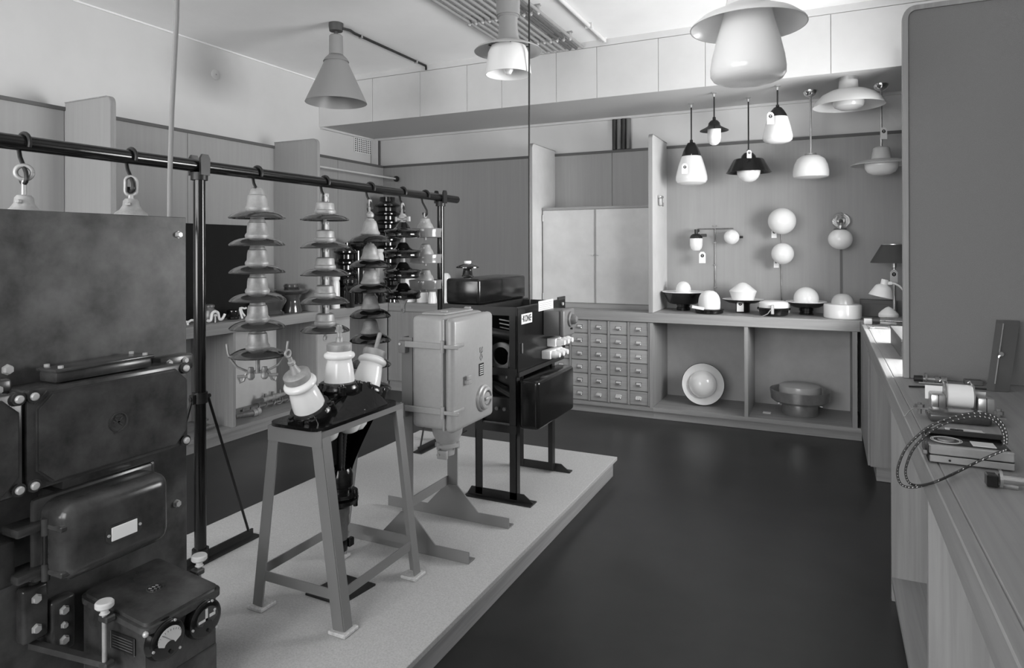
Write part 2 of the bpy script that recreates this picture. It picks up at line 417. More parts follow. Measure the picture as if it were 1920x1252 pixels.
# open shelf unit under the lamps
th = thing('shelf_unit', 'open oak shelf unit under the lamp worktop, two bays', 'shelf unit', (-.6, 5.9, 0)); L0 = th.location
B().box((XD1 + .001, YCB + .002, ZB - .022), (XCR + .01, YBF - .008, ZB)).out('bottom_shelf', WOODX, th, off=L0)
B().box((XD1 + .001, YCB - .002, ZB - .03), (XCR + .01, YCB + .002, ZB + .003)).out('shelf_edge', WOODX, th, off=L0)
B().box((XD1 + .001, YCB + .018, .002), (XCR + .01, YCB + .04, ZB - .022)).out('plinth', WOODX, th, off=L0)
B().box((XD1 + .001, YBF - .008, ZB), (XCR + .01, YBF - .002, HC - TH - .001)).out('back_panel', INNER, th, off=L0)
B().box((-.598, YCB + .004, ZB), (-.570, YBF - .009, HC - TH - .001)).out('divider', WOODZ, th, off=L0)
B().box((.172, YCB + .002, ZB), (.205, YBF - .009, HC - TH)).out('end_post', WOODZ, th, off=L0)
# right: open shelf unit near the camera, closed cupboard in the far corner
th = thing('shelf_unit', 'open oak shelf unit under the right worktop, nearest the camera', 'shelf unit', (.55, 1.7, 0)); L0 = th.location
B().box((XCR + .012, .2, ZB - .022), (XR - .01, 3.13, ZB)).out('bottom_shelf', WOODY, th, off=L0)
B().box((XCR + .05, .2, .002), (XCR + .07, 3.13, ZB - .022)).out('plinth', WOODY, th, off=L0)
for y in (2.03, 3.13):
    B().box((XCR + .012, y, ZB - (.097 if y > 3 else 0)), (XR - .01, y + .026, HC - TH - .001)).out('divider', WOODZ, th, off=L0)
B().box((XR - .01, .2, ZB), (XR - .004, 3.15, HC - TH - .001)).out('back_panel', INNER, th, off=L0)
th = thing('base_cupboard', 'closed oak base cupboard at the far end of right worktop', 'cupboard', (.55, 5.1, 0)); L0 = th.location
B().box((XCR + .016, 4.66, ZB), (XR - .01, YCB - .01, HC - TH - .001)).out('body', WOODZ, th, off=L0)
for y0, y1 in ((4.66, 5.12), (5.125, 5.585)): B().box((XCR + .002, y0 + .002, ZB + .004), (XCR + .016, y1 - .002, HC - TH - .004), .002, 1).out('door', WOODZ, th, off=L0)
B().box((XCR + .05, 4.70, .002), (XR - .01, YCB - .01, ZB)).out('plinth', WOODX, th, off=L0)

# wall cupboard with two birch doors
th = thing('wall_cupboard', 'two-door birch wall cupboard standing on the back worktop', 'cupboard', (-1.9, 6.0, HC + .001)); L0 = th.location
YC0 = 5.83
B().box((-2.442, YC0 + .02, HC + .001), (-1.368, YBF - .001, 1.835)).out('body', BIRCH, th, off=L0)
B().box((-2.442, YC0 - .004, HC + .001), (-1.368, YC0 + .02, .945)).out('base_rail', WOODX, th, off=L0)
B().box((-2.442, YC0 - .004, 1.815), (-1.368, YC0 + .02, 1.837)).out('top_rail', WOODX, th, off=L0)
for x0, x1, kx in ((-2.438, -1.918, -1.94), (-1.910, -1.372, -1.888)):
    d = B().box((x0, YC0, .949), (x1, YC0 + .018, 1.812), .003, 1).out('door', BIRCH, th, off=L0)
    B().cyl((kx, YC0, 1.39), (kx, YC0 - .02, 1.39), .004, seg=10).box((kx - .008, YC0 - .03, 1.386), (kx + .008, YC0 - .02, 1.394), .002, 1).out('key', BRUSH, d, off=L0)
B().box((-1.922, YC0 - .006, .949), (-1.906, YC0 + .002, 1.812), .002, 1).out('closing_strip', WOODZ, th, off=L0)
for z in (1.0, 1.74): B().cyl((-2.436, YC0 - .002, z - .03), (-2.436, YC0 - .002, z + .03), .006, seg=10).out('hinge', BRUSH, th, off=L0)

# ================================================================== RACK WITH HANGING INSULATORS
RX, RZ = -2.407, 1.806
th = thing('hanging_rack', 'black tubular rack with a long rail for hanging insulators', 'rack', (RX, 1.975, PZ)); L0 = th.location
B().cyl((RX, .55, RZ), (RX, 4.15, RZ), .0262, seg=24).out('rail', BLACK, th, off=L0)
for y in (1.975, 3.93):
    po = B().cyl((RX, y, PZ + .03), (RX, y, RZ - .035), .024, seg=24).out('post', BLACK, th, off=L0)
    b = B(); b.cyl((RX, y, RZ - .06), (RX, y, RZ - .028), .034, seg=20)
    for sx in (-1, 1):
        pts = [(y - .022, RZ - .04), (y + .022, RZ - .04), (y + .024, RZ + .03), (y + .014, RZ + .048), (y - .014, RZ + .048), (y - .024, RZ + .03)]
        b.prism(pts, RX + sx*.0275, RX + sx*.039)
    b.out('rail_saddle', BLACKM, po, off=L0)
    b = B(); b.cyl((RX, y, .80), (RX, y, .845), .031, seg=20); b.cyl((RX, y - .05, .822), (RX, y + .05, .822), .009, seg=10); b.box((RX - .012, y - .045, .80), (RX + .012, y - .03, .84), .002, 1)
    b.out('brace_collar', BLACKM, po, off=L0)
    for s in (-1, 1): B().cyl((RX, y + s*.04, .822), (RX, y + s*.26, PZ + .035), .006, seg=10).out('brace_rod', BLACKM, th, off=L0)
    b = B(); b.box((RX - .035, y - .30, PZ + .001), (RX + .035, y + .30, PZ + .008)); b.box((RX - .006, y - .285, PZ + .008), (RX + .003, y + .285, PZ + .038))
    b.cyl((RX, y, PZ + .008), (RX, y, PZ + .06), .034, seg=20)
    b.out('foot', BLACKM, th, off=L0)

def hook_mesh():
    pts = []
    for k in range(13):
        a = math.radians(-25 + k*19); pts.append((.0335*math.cos(a), 0, .0335*math.sin(a)))
    pts += [(-.022, 0, -.045), (-.004, 0, -.072), (.012, 0, -.098)]
    for k in range(8):
        a = math.radians(25 - k*32); pts.append((.016*math.cos(a) - .001, 0, -.118 + .016*math.sin(a)))
    return B().tube(pts, .0068, 10)
hook_y = [1.292, 1.668, 2.293, 2.757, 3.145, 3.475, 3.735]
hk_lab = ['steel hook hanging the eye-topped insulator at the far left of rail', 'steel hook hanging the chain-link insulator left of the first post',
          'steel hook carrying the longest pale brown disc string', 'steel hook carrying the five-disc brown string', 'steel hook carrying the slim dark disc string',
          'steel hook carrying the four black ribbed insulators', 'steel hook carrying the bell insulators at the end of the rail']
hk = tag(hook_mesh().out('rail_hook', BLACKM), hk_lab[0], 'hook', 'hooks along the rack rail')
hk.location = (RX, hook_y[0], RZ)
for y, l in zip(hook_y[1:], hk_lab[1:]):
    c = hk.copy(); COL.objects.link(c); c.location = (RX, y, RZ); c['label'] = l; c.rotation_euler.z = random.uniform(-.25, .1)

def zat(u, v, y): return atX(u, v, RX).z
def unit(parent, z, dm, R=.127, cap=GALV, style='A', neck=False):
    # z = level of the disc rim; cap above it
    if style == 'A':
        c = B().lathe([(0, .104), (.034, .104), (.042, .098), (.045, .084), (.047, .052), (.054, .043), (.0555, .036), (.053, .028), (0, .026)] if neck else [(0, .088), (.036, .088), (.046, .082), (.049, .070), (.050, .048), (.056, .042), (.057, .034), (.054, .027), (0, .026)], 28, (0, 0, z))
        if neck: c.lathe([(0, .100), (.037, .100), (.034, .112), (.031, .122), (.026, .130), (0, .130)], 20, (0, 0, z))
        for s in (-1, 1): c.box((s*.013 - .005, -.017, z + .085), (s*.013 + .005, .017, z + .136), .006, 2)
        c.cyl((-.022, 0, z + .122), (.022, 0, z + .122), .006, seg=10)
        c.out('cap', cap, parent)
        k = R / .127
        d = B().lathe([(.03, .029), (.056*k, .028), (.078*k, .024), (.100*k, .016), (.117*k, .006), (.127*k, -.004), (.126*k, -.009), (.118*k, -.010), (.112*k, .002), (.10*k, .004), (.094*k, -.008), (.088*k, .004), (.07*k, .006), (.064*k, -.006), (.058*k, .006), (.03, .004)], 48, (0, 0, z), closed=True)
        d.out('disc', dm, parent)
        B().cyl((0, 0, z + .02), (0, 0, z - .03), .009, seg=10).out('pin', cap, parent)
    elif style == 'B':
        c = B().lathe([(0, .112), (.026, .112), (.034, .106), (.040, .090), (.045, .066), (.048, .052), (.055, .042), (.057, .034), (.052, .027), (0, .026)], 28, (0, 0, z))
        c.lathe([(0, .108), (.027, .108), (.024, .118), (.018, .124), (0, .124)], 18, (0, 0, z))
        for s in (-1, 1): c.box((s*.011 - .004, -.011, z + .09), (s*.011 + .004, .011, z + .118), .003, 1)
        c.out('cap', cap, parent)
        k = R / .12
        d = B().lathe([(.03, .032), (.056*k, .029), (.08*k, .022), (.102*k, .010), (.116*k, -.004), (.12*k, -.012), (.116*k, -.018), (.106*k, -.010), (.08*k, -.004), (.074*k, -.014), (.066*k, -.002), (.03, -.002)], 48, (0, 0, z), closed=True)
        d.out('disc', dm, parent)
        B().cyl((0, 0, z + .02), (0, 0, z - .03), .008, seg=10).out('pin', cap, parent)
    elif style == 'C':
        d = B().lathe([(0, .066), (.02, .066), (.032, .056), (.045, .034), (.062, .022), (.095, .020), (.113, .016), (.117, .008), (.110, -.001), (.108, -.012), (.111, -.024), (.104, -.032), (.09, -.03), (.085, -.012), (.07, -.012), (.064, -.030), (.056, -.012), (0, -.012)], 48, (0, 0, z))
        d.out('disc', dm, parent)
        c = B(); c.box((-.012, -.012, z + .05), (.012, .012, z + .095), .003, 1); c.cyl((0, 0, z - .045), (0, 0, z), .016, seg=12)
        c.out('link', cap, parent)
    else:
        c = B().lathe([(0, .100), (.018, .100), (.030, .094), (.035, .080), (.039, .068), (.049, .055), (.056, .036), (.057, .018), (.053, .0), (0, .0)], 28, (0, 0, z))
        c.box((-.014, -.040, z + .066), (.014, -.028, z + .078), .002, 1)
        c.out('cap', cap, parent)
        d = B().lathe([(.05, .002), (.096, .010), (.100, .030), (.108, .031), (.110, .026), (.105, .0), (.105, -.024), (.108, -.028), (.100, -.030), (.097, -.004), (.05, -.008)], 48, (0, 0, z), closed=True)
        d.out('disc', dm, parent)
        B().cyl((0, 0, z + .02), (0, 0, z - .045), .009, seg=10).out('pin', cap, parent)
def string(label, u, y, vs, dm, R, style, name='insulator_string', cap=GALV):
    th = thing(name, label, 'insulator', (RX, y, 0), group='insulators hanging from the rack')
    zs_ = [zat(u, v, y) for v in vs]; th.location.z = zs_[-1]
    for z in zs_: unit(th, z - zs_[-1], dm, R, cap, style, len(vs) == 6)
    return th, zs_[0] - zs_[-1]
# two nearest, mostly behind the iron panel: only their caps show
for i, (u, v, y, lab) in enumerate(((45, 365, hook_y[0], 'metal capped insulator with round eye, at far left of rail'), (248, 372, hook_y[1], 'metal capped insulator hanging by a chain link behind the iron panel'))):
    th = thing('insulator_string', lab, 'insulator', (RX, y, 0), group='insulators hanging from the rack')
    z0 = zat(u, v, y); th.location.z = z0
    b = B().lathe([(0, 0), (.020, -.002), (.027, -.010), (.029, -.028), (.040, -.045), (.055, -.056), (.060, -.07), (.055, -.078), (0, -.078)], 28)
    b.box((.012, -.035, -.03), (.03, -.022, -.018), .002, 1); b.out('cap', GALV, th)
    B().lathe([(.03, -.075), (.07, -.082), (.11, -.098), (.127, -.112), (.12, -.118), (.06, -.104), (.03, -.1)], 40, closed=True).out('disc', BROWN, th)
    if i == 0:
        b = B(); b.cyl((0, 0, 0), (0, 0, .055), .0075, seg=10)
        b.tube([(.023*math.cos(a), 0, .074 + .023*math.sin(a)) for a in [k*2*PI/20 for k in range(21)]], .0075, 12, cap=False)
        b.out('eye_bolt', GALV, th).rotation_euler.z = math.radians(60)
    else:
        b = B(); b.cyl((0, 0, -.005), (0, 0, .012), .010, seg=10)
        b.tube([(.019*math.cos(a), 0, .047 + (.018 if math.sin(a) > 0 else -.018) + .019*math.sin(a)) for a in [k*2*PI/24 + .01 for k in range(25)]], .0065, 12, cap=False)
        b.out('chain_link', GALV, th).rotation_euler.z = math.radians(50)
# string 1: six big discs with arcing horns
st, h0 = string('string of six pale brown disc insulators with arcing horns below', 483, hook_y[2], [406, 457, 508, 560, 612, 664], BROWN, .127, 'A')
b = B()
b.cyl((0, 0, -.02), (0, 0, -.085), .010, seg=10)
for s in (-1, 1):
    pts = [(0, s*.02, -.085), (0, s*.05, -.075), (0, s*.09, -.055), (0, s*.115, -.02), (0, s*.128, .01), (0, s*.134, .055)]
    b.tube(pts, .0055, 8)
b.out('arcing_horn', GALV, st).rotation_euler.z = -PI/4
b = B()
for s in (-1, 1):
    b.lathe([(0, -.06), (.012, -.06), (.015, -.075), (.011, -.085), (.017, -.095), (.017, -.108), (.009, -.118), (0, -.118)], 14, (0, s*.03, 0))
    b.cyl((0, s*.045, -.10), (0, s*.09, -.10), .008, seg=10)
    b.tube([(0, s*.05, -.085), (0, s*.062, -.12), (0, s*.078, -.128), (0, s*.085, -.11)], .006, 8)
b.box((-.006, -.05, -.09), (.006, .05, -.075), .002, 1)
b.out('line_clamp', GALV, st).rotation_euler.z = -PI/4
# string 2
st, h0 = string('string of five flat brown disc insulators with small silver caps', 609, hook_y[3], [410, 462, 513, 565, 618], BROWN, .127, 'A')
b = B(); b.tube([(.0, .012*math.cos(a), -.045 + .012*math.sin(a)) for a in [k*2*PI/16 for k in range(17)]], .005, 8, cap=False); b.out('eye', GALV, st)
# string 3
st, h0 = string('string of seven slim dark disc insulators with frosted caps', 691, hook_y[4], [449, 496, 542, 589, 635, 681, 726], BROWND, .12, 'B', cap=GALV)
b = B(); b.lathe([(0, .19), (.012, .19), (.010, .165), (.012, .16), (.020, .153), (.023, .142), (.019, .130), (.008, .124), (0, .124)], 18, (0, 0, h0)); b.box((-.004, -.014, h0 + .19), (.004, .014, h0 + .235), .003, 1)
b.out('ball_link', GALV, st)
# string 4
st, h0 = string('string of four black ribbed fog insulators with a clevis below', 753, hook_y[5], [436, 474, 511, 550], BROWND, .117, 'C')
b = B(); b.box((-.045, -.01, h0 + .075), (.045, .01, h0 + .095), .004, 1)
for s in (-1, 1): b.cyl((s*.045, 0, h0 + .07), (s*.045, 0, h0 + .10), .012, seg=12)
b.lathe([(0, .15), (.01, .15), (.014, .12), (.024, .105), (.026, .09), (0, .09)], 14, (0, 0, h0)); b.tube([(.0, .010*math.cos(a), h0 + .163 + .022*math.sin(a)) for a in [k*2*PI/16 for k in range(17)]], .006, 8, cap=False)
b.out('yoke', GALV, st)
b = B(); b.prism([(-.035, -.04), (.035, -.04), (.014, -.075), (.014, -.10), (-.014, -.10), (-.014, -.075)], -.005, .005, 'xz'); b.tube([(.012*math.cos(a), 0, -.108 + .012*math.sin(a)) for a in [k*2*PI/16 for k in range(17)]], .006, 8, cap=False)
b.out('clevis', GALV, st)
# string 5
st, h0 = string('three bell capped insulators with glassy rings at the end of rail', 798, hook_y[6], [437, 485, 533], CLEARB, .105, 'D')
b = B(); b.tube([(0, .013*math.cos(a), h0 + .118 + .016*math.sin(a)) for a in [k*2*PI/16 for k in range(17)]], .006, 8, cap=False); b.out('eye', GALV, st)

# ================================================================== IRON SWITCHGEAR PANEL (faces +X)
PXF = -2.0
th = thing('switchgear_panel', 'large iron panel with black cast switch boxes, at lower left', 'switchgear', (PXF, 1.2, PZ)); L0 = th.location
def out(b, n, m, p=th): return b.out(n, m, p, off=L0)
out(B().box((PXF - .012, .35, PZ + .001), (PXF, 1.587, 1.562), .002, 1), 'back_plate', PLATE)
out(B().box((PXF - .09, .40, PZ + .001), (PXF - .012, .44, 1.3)).box((PXF - .09, 1.47, PZ + .001), (PXF - .012, 1.51, 1.3)), 'stiffener', BLACKM)
def hexbolt(y, z, x=PXF, r=.012, h=.012, m=BOLT, p=th, n='bolt'):
    b = B().lathe([(0, 0), (r*1.25, 0), (r*1.25, .003), (r, .003), (r, h), (r*.9, h + .002), (0, h + .002)], 6, (x, y, z), (1, 0, 0)); return out(b, n, m, p)
def slotbolt(y, z, x, r=.011, p=th, a=.6):
    b = B().lathe([(0, 0), (r, 0), (r, .005), (r*.7, .008), (0, .0085)], 16, (x, y, z), (1, 0, 0)); o = out(b, 'screw', BOLT, p)
    M = Matrix.Translation((x + .008, y, z)) @ Matrix.Rotation(a, 4, 'X')
    return o
hexbolt(1.555, 1.502, r=.010); hexbolt(1.545, .588, r=.011)
# upper box
def octa(y0, y1, z0, z1, c): return [(y0 + c, z0), (y1 - c, z0), (y1, z0 + c), (y1, z1 - c), (y1 - c, z1), (y0 + c, z1), (y0, z1 - c), (y0, z0 + c)]
def switch_box(y0, y1, z0, z1, emblem):
    bx = out(B().box((PXF + .001, y0 + .012, z0 + .01), (-1.872, y1 - .012, z1 - .004), .008, 2), 'switch_box', IRON)
    cv = out(B().box((-1.872, y0, z0), (-1.856, y1, z1), .006, 2), 'cover', IRON, bx)
    pb = B().prism(octa(y0 + .022, y1 - .012, z0 + .012, z1 - .012, .038), -1.858, -1.845)
    bmesh.ops.bevel(pb.bm, geom=[e for e in pb.bm.edges if all(v.co.x > -1.85 for v in e.verts)], offset=.005, segments=2, affect='EDGES'); out(pb, 'cover_panel', IRON, bx)
    cy, cz = y0 + .030, z1 - .030
    out(B().tube([(-1.855, cy - .012, cz - .008), (-1.855, cy + .020, cz + .022)], .0022, 6), 'corner_rib', IRON, bx)
    for yy, zz in ((y0 + .016, z1 - .016), (y0 + .016, z0 + .016), (y1 - .012, z1 - .016), (y1 - .012, z0 + .016)):
        out(B().cyl((-1.876, yy, zz), (-1.850, yy, zz), .017, seg=16), 'bolt_boss', IRON, bx)
        slotbolt(yy, zz, -1.850, .0105, bx)
    return bx
bx = switch_box(1.000, 1.478, .825, 1.088, True)
switch_box(.50, .992, .825, 1.088, False)
# raised emblem: an oval shield with a crown of strokes
b = B(); ey, ez = 1.238, .955
b.lathe([(.024, 0), (.028, 0), (.028, .004), (.024, .004)], 24, (-1.846, ey, ez), (1, 0, 0), closed=True)
for a, c, d, e in ((-.012, .012, .012, -.012), (-.012, -.012, .012, .012), (-.014, 0, .014, 0), (-.010, .016, .010, .016), (-.014, -.030, .014, -.030)):
    b.beam((-1.8445, ey + a, ez + c), (-1.8445, ey + d, ez + e), .004, .004)
o = out(b, 'emblem', IRON, bx)
# lid on top of the upper box
ld = out(B().box((-1.975, 1.095, 1.086), (-1.893, 1.38, 1.118), .008, 2), 'terminal_lid', IRON)
out(B().box((-1.980, 1.090, 1.1155), (-1.888, 1.385, 1.1255), .003, 2), 'lid_plate', IRON, ld)
for y in (1.112, 1.362):
    for x in (-1.966, -1.902): out(B().lathe([(0, 0), (.007, 0), (.007, .007), (0, .008)], 6, (x, y, 1.1255)), 'bolt', BOLT, ld)
# bracket at upper right, lugs at lower right
b = out(B().box((PXF, 1.455, 1.045), (-1.955, 1.580, 1.098), .008, 2), 'bracket', IRON)
for y in (1.485, 1.545): hexbolt(y, 1.078, -1.955, .009, .008, BOLT, b)
b = out(B().box((PXF, .94, 1.06), (-1.955, 1.02, 1.11), .008, 2), 'bracket', IRON); hexbolt(.985, 1.085, -1.955, .010, .008, BOLT, b)
hexbolt(1.03, 1.128, PXF, .012)
b = out(B().box((PXF, 1.44, .80), (-1.955, 1.50, .83), .006, 2), 'bracket', IRON); hexbolt(1.47, .815, -1.955, .009, .008, BOLT, b)
b = out(B().box((PXF, .93, .79), (-1.955, 1.02, .825), .006, 2), 'bracket', IRON); hexbolt(.96, .805, -1.955, .010, .008, BOLT, b)
# neck and rounded lower box
nk = out(B().box((PXF + .002, 1.10, .56), (-1.905, 1.405, .79), .012, 2), 'lower_box', IRON)
out(B().box((-1.985, 1.115, .79), (-1.90, 1.395, .826), .004, 2), 'neck', IRON, nk)
out(B().box((-1.93, 1.052, .572), (-1.790, 1.372, .782), .042, 5), 'bulged_cover', IRON, nk)
out(B().box((-1.915, 1.035, .566), (-1.893, 1.385, .790), .010, 2), 'flange', IRON, nk)
np_ = out(B().prism(octa(1.165, 1.268, .636, .688, .012), -1.791, -1.787), 'name_plate', IRON, nk)
out(B().box((-1.788, 1.178, .643), (-1.785, 1.254, .681), .0012, 1), 'white_label', PORC, nk)['label'] = 'blank white name plate'
for y in (1.170, 1.262): out(B().cyl((-1.788, y, .662), (-1.784, y, .662), .004, seg=10), 'rivet', BOLT, nk)
for z in (.72, .60):
    out(B().box((-1.945, .985, z - .012), (-1.87, 1.055, z + .012), .006, 2).cyl((-1.865, 1.05, z - .022), (-1.865, 1.05, z + .022), .010, seg=12).box((-1.87, 1.05, z - .008), (-1.80, 1.10, z + .008), .004, 1), 'hinge', IRON, nk)
out(B().cyl((-1.865, 1.05, .585), (-1.865, 1.05, .735), .0065, seg=10), 'hinge_pin', BLACKM, nk)
out(B().box((PXF + .001, .90, .58), (-1.90, 1.00, .70), .012, 2), 'side_housing', IRON, nk)
# meter box with slanting lid
MY0, MY1, MX0, MX1 = 1.182, 1.422, -1.935, -1.655
zt = lambda x: .472 + (x - MX0)/(MX1 - MX0)*(-.030)
mb = out(B().prism([(MX0 + .008, .27), (MX1 - .006, .27), (MX1 - .006, zt(MX1) - .022), (MX0 + .008, zt(MX0) - .022)], MY0 + .006, MY1 - .006, 'xz'), 'meter_box', IRON)
b = B(); lr = .026; lp_ = []
for cx_, cy_, a0 in ((MX1 + .012 - lr, MY1 + .008 - lr, 0), (MX0 + lr, MY1 + .008 - lr, 90), (MX0 + lr, MY0 - .006 + lr, 180), (MX1 + .012 - lr, MY0 - .006 + lr, 270)):
    for k in range(6): a_ = math.radians(a0 + k*18); lp_.append((cx_ + lr*math.cos(a_), cy_ + lr*math.sin(a_)))
b.prism(lp_, -.026, 0, 'xy')
bmesh.ops.bevel(b.bm, geom=[e for e in b.bm.edges if all(v.co.z > -.001 for v in e.verts)], offset=.010, segments=4, affect='EDGES')
for v in b.bm.verts: v.co.z += zt(v.co.x)
lid = out(b, 'lid', IRON, mb)
# monogram of slanting strokes pressed in a disc on the lid
b = B(); mx, my = (MX0 + MX1)/2 + .01, (MY0 + MY1)/2 + .005; mz = zt(mx)
b.lathe([(.021, 0), (.023, 0), (.023, .0016), (.021, .0016)], 24, (mx, my, mz - .0003), (.1, 0, 1), closed=True)
for k in (-1, 0, 1):
    y = my + k*.011
    pts = [(mx - .013, y + .006), (mx - .009, y - .001), (mx - .002, y + .004), (mx + .004, y - .004), (mx + .010, y + .001), (mx + .014, y - .006)]
    b.tube([(x, yy, zt(x) + .0012) for x, yy in pts], .0022, 6)
out(b, 'emblem', IRON, mb)
for gy, gz, kind in ((1.240, .378, 0), (1.363, .372, 1)):
    gx = MX1 - .006
    gm = out(B().lathe([(0, 0), (.057, 0), (.057, .006), (.053, .016), (.053, .022), (.050, .026), (.044, .028), (.0, .028)], 40, (gx, gy, gz), (1, 0, 0)), 'gauge', BLACK, mb)
    # kidney shaped window
    pts = []
    for k in range(15):
        a = math.radians(200 - k*15.7); pts.append((gy + .036*math.cos(a), gz + .006 + .030*math.sin(a)))
    for k in range(7):
        a = math.radians(-10 + k*(-160/6)); pts.append((gy + .017*math.cos(-a)*1.0, gz - .016 + .014*math.sin(-a)))
    # inner edge bulges upward
    out(B().prism(pts, gx + .0282, gx + .0292), 'gauge_face', PALE if kind == 0 else mat('gauge_dark_face', .05, .5), mb)
    if kind == 0:
        bb = B()
        for k in range(13):
            a = math.radians(165 - k*11.2); p = lambda r: (gx + .0296, gy + r*1.15*math.cos(a), gz - .012 + r*math.sin(a))
            bb.beam(p(.036), p(.041), .0009, .0006)
        bb.beam((gx + .0296, gy + .004, gz - .002), (gx + .0296, gy - .020, gz + .020), .0012, .0006); out(bb, 'scale_and_pointer', INK, mb)
    else:
        out(B().box((gx + .0293, gy - .008, gz - .001), (gx + .0305, gy + .000, gz + .033)).box((gx + .0293, gy - .031, gz - .001), (gx + .0305, gy, gz + .006)).box((gx + .0293, gy + .006, gz + .004), (gx + .0305, gy + .026, gz + .013)).cyl((gx + .0293, gy + .024, gz + .018), (gx + .031, gy + .024, gz + .018), .004, seg=10), 'movement', PALE, mb)
    out(B().cyl((gx + .028, gy + .004, gz - .034), (gx + .032, gy + .004, gz - .034), .005, seg=12), 'zero_screw', BLACKM, mb)
    for a in (70, 190, 310): out(B().cyl((gx + .026, gy + .0495*math.cos(math.radians(a)), gz + .0495*math.sin(math.radians(a))), (gx + .030, gy + .0495*math.cos(math.radians(a)), gz + .0495*math.sin(math.radians(a))), .0035, seg=8), 'rivet', BOLT, mb)
out(B().box((-1.80, MY0 + .002, .345), (-1.70, MY0 + .0055, .392), .001, 1), 'rating_plate', BLACKM, mb)
b = B()
for k in range(5): b.box((-1.792, MY0 + .0008, .352 + k*.0075), (-1.708, MY0 + .0018, .3535 + k*.0075))
for x in (-1.80, -1.701): b.box((x, MY0 + .0008, .345), (x + .0015, MY0 + .0022, .392))
out(b, 'plate_lines', MISC, mb)
out(B().sphere((MX1 + .006, MY0 - .002, zt(MX1) - .022), .008, u=12, v=8), 'corner_screw', BOLT, mb)
for x, y in ((-1.775, MY0 - .032), (-1.775, MY1 + .030)):
    s_ = -1 if y < MY0 else 1
    out(B().lathe([(0, .028), (.020, .028), (.0235, .024), (.0235, .014), (.020, .010), (.009, .009), (.010, -.004), (.013, -.006), (0, -.006)], 20, (x, y, .468)), 'thumb_nut', PALE, mb)
    out(B().cyl((x, y, .33), (x, y, .47), .0065, seg=12), 'clamp_rod', GALV, mb)
    out(B().box((x - .018, min(y - .008, y + .008 - s_*.03), .438), (x + .018, max(y + .008, y - .008 - s_*.03), .456), .004, 1), 'clamp_lug', IRON, mb)
    out(B().box((x - .018, min(y - .010, y + .010 - s_*.03), .315), (x + .018, max(y + .010, y - .010 - s_*.03), .332), .004, 1), 'clamp_lug', IRON, mb)
out(B().box((-1.93, MY0 + .004, PZ + .001), (MX1 - .004, MY1 - .002, .27), .006, 2), 'lower_housing', IRON)
out(B().beam((-1.99, MY0 - .10, .36), (-1.78, MY0 - .03, .325), .016, .02, (0, 0, 1)), 'stay', IRON, mb)
# terminal strips with bright bolts, left of the meter box
for pts in (((120, 1143), (120, 1171), (120, 1199)), ((68, 1122), (68, 1178))):
    qs = [atX(u, v, -1.96) for u, v in pts]; yy = qs[0].y
    p = out(B().box((PXF, yy - .034, qs[-1].z - .035), (-1.96, yy + .034, qs[0].z + .035), .010, 3), 'terminal_strip', IRON)
    for i, q in enumerate(qs): hexbolt(yy, q.z, -1.96, .011 if i != 1 or len(qs) < 3 else .008, .008, BOLT, p)
for u, v in ((36, 1085), (62, 1082)):
    q = atX(u, v, PXF); hexbolt(q.y, q.z, PXF, .011)

# ================================================================== STEEL STOOL AND CABLE SEALING END
SX, SY = -1.713, 2.045
th = thing('steel_stand', 'grey angle iron stool with splayed legs under the sealing end', 'stand', (SX, SY, PZ)); L0 = th.location
ztp = .812
hx_t, hx_b, hy = .118, .212, .242
hyb = .236
for sx in (-1, 1):
    for sy in (-1, 1):
        t = Vector((SX + sx*hx_t, SY + sy*hy, ztp)); bt = Vector((SX + sx*hx_b, SY + sy*hyb, PZ + .014))
        b = B(); ax = Vector((-sx, 0, 0)); ay = Vector((0, -sy, 0))
        b.beam(t + ax*.023, bt + ax*.023, .046, .006, (1, 0, 0)); b.beam(t + ay*.021, bt + ay*.021, .006, .042, (1, 0, 0))
        out_ = b.out('leg', STEEL, th, off=L0)
        c = bt + ax*.02 + ay*.02
        B().box((c.x - .038, c.y - .038, PZ + .0005), (c.x + .038, c.y + .038, PZ + .0135), .003, 1).out('foot_pad', FELT, th, off=L0)
for sx in (-1, 1):
    B().box((SX + sx*(hx_t + .004) - .003, SY - hy - .001, ztp - .022), (SX + sx*(hx_t + .004) + .003, SY + hy + .001, ztp)).box((SX + sx*(hx_t - .02) - .02, SY - hy, ztp - .005), (SX + sx*(hx_t - .02) + .025, SY + hy, ztp)).out('top_rail', STEEL, th, off=L0)
    k = (ztp - .26) / (ztp - PZ); xx = SX + sx*(hx_t + (hx_b - hx_t)*k)
    B().box((xx - .003, SY - hyb + .002, .235), (xx + .003, SY + hyb - .002, .270)).out('stretcher', STEEL, th, off=L0)
for sy in (-1, 1):
    B().box((SX - hx_t - .007, SY + sy*(hy + .003) - .003, ztp - .055), (SX + hx_t + .007, SY + sy*(hy + .003) + .003, ztp)).out('top_rail', STEEL, th, off=L0)
    k = (ztp - .26) / (ztp - PZ); xx = hx_t + (hx_b - hx_t)*k
    B().box((SX - xx, SY + sy*hyb - .003, .235), (SX + xx, SY + sy*hyb + .003, .270)).out('stretcher', STEEL, th, off=L0)

th = thing('cable_sealing_end', 'black cast cable sealing end with three white porcelain bushings', 'cable terminal', (SX, SY, ztp)); L0 = th.location
def out(b, n, m, p=th): return b.out(n, m, p, off=L0)
hw, hl, R = .125, .245, .05
PYC = SY - .014
pts = []
for cx_, cy_, a0 in ((hw - R, hl - R, 0), (-hw + R, hl - R, 90), (-hw + R, -hl + R, 180), (hw - R, -hl + R, 270)):
    for k in range(6): a = math.radians(a0 + k*18); pts.append((SX + cx_ + R*math.cos(a), PYC + cy_ + R*math.sin(a)))
out(B().prism(pts, ztp + .001, ztp + .013, 'xy'), 'base_plate', TAR)
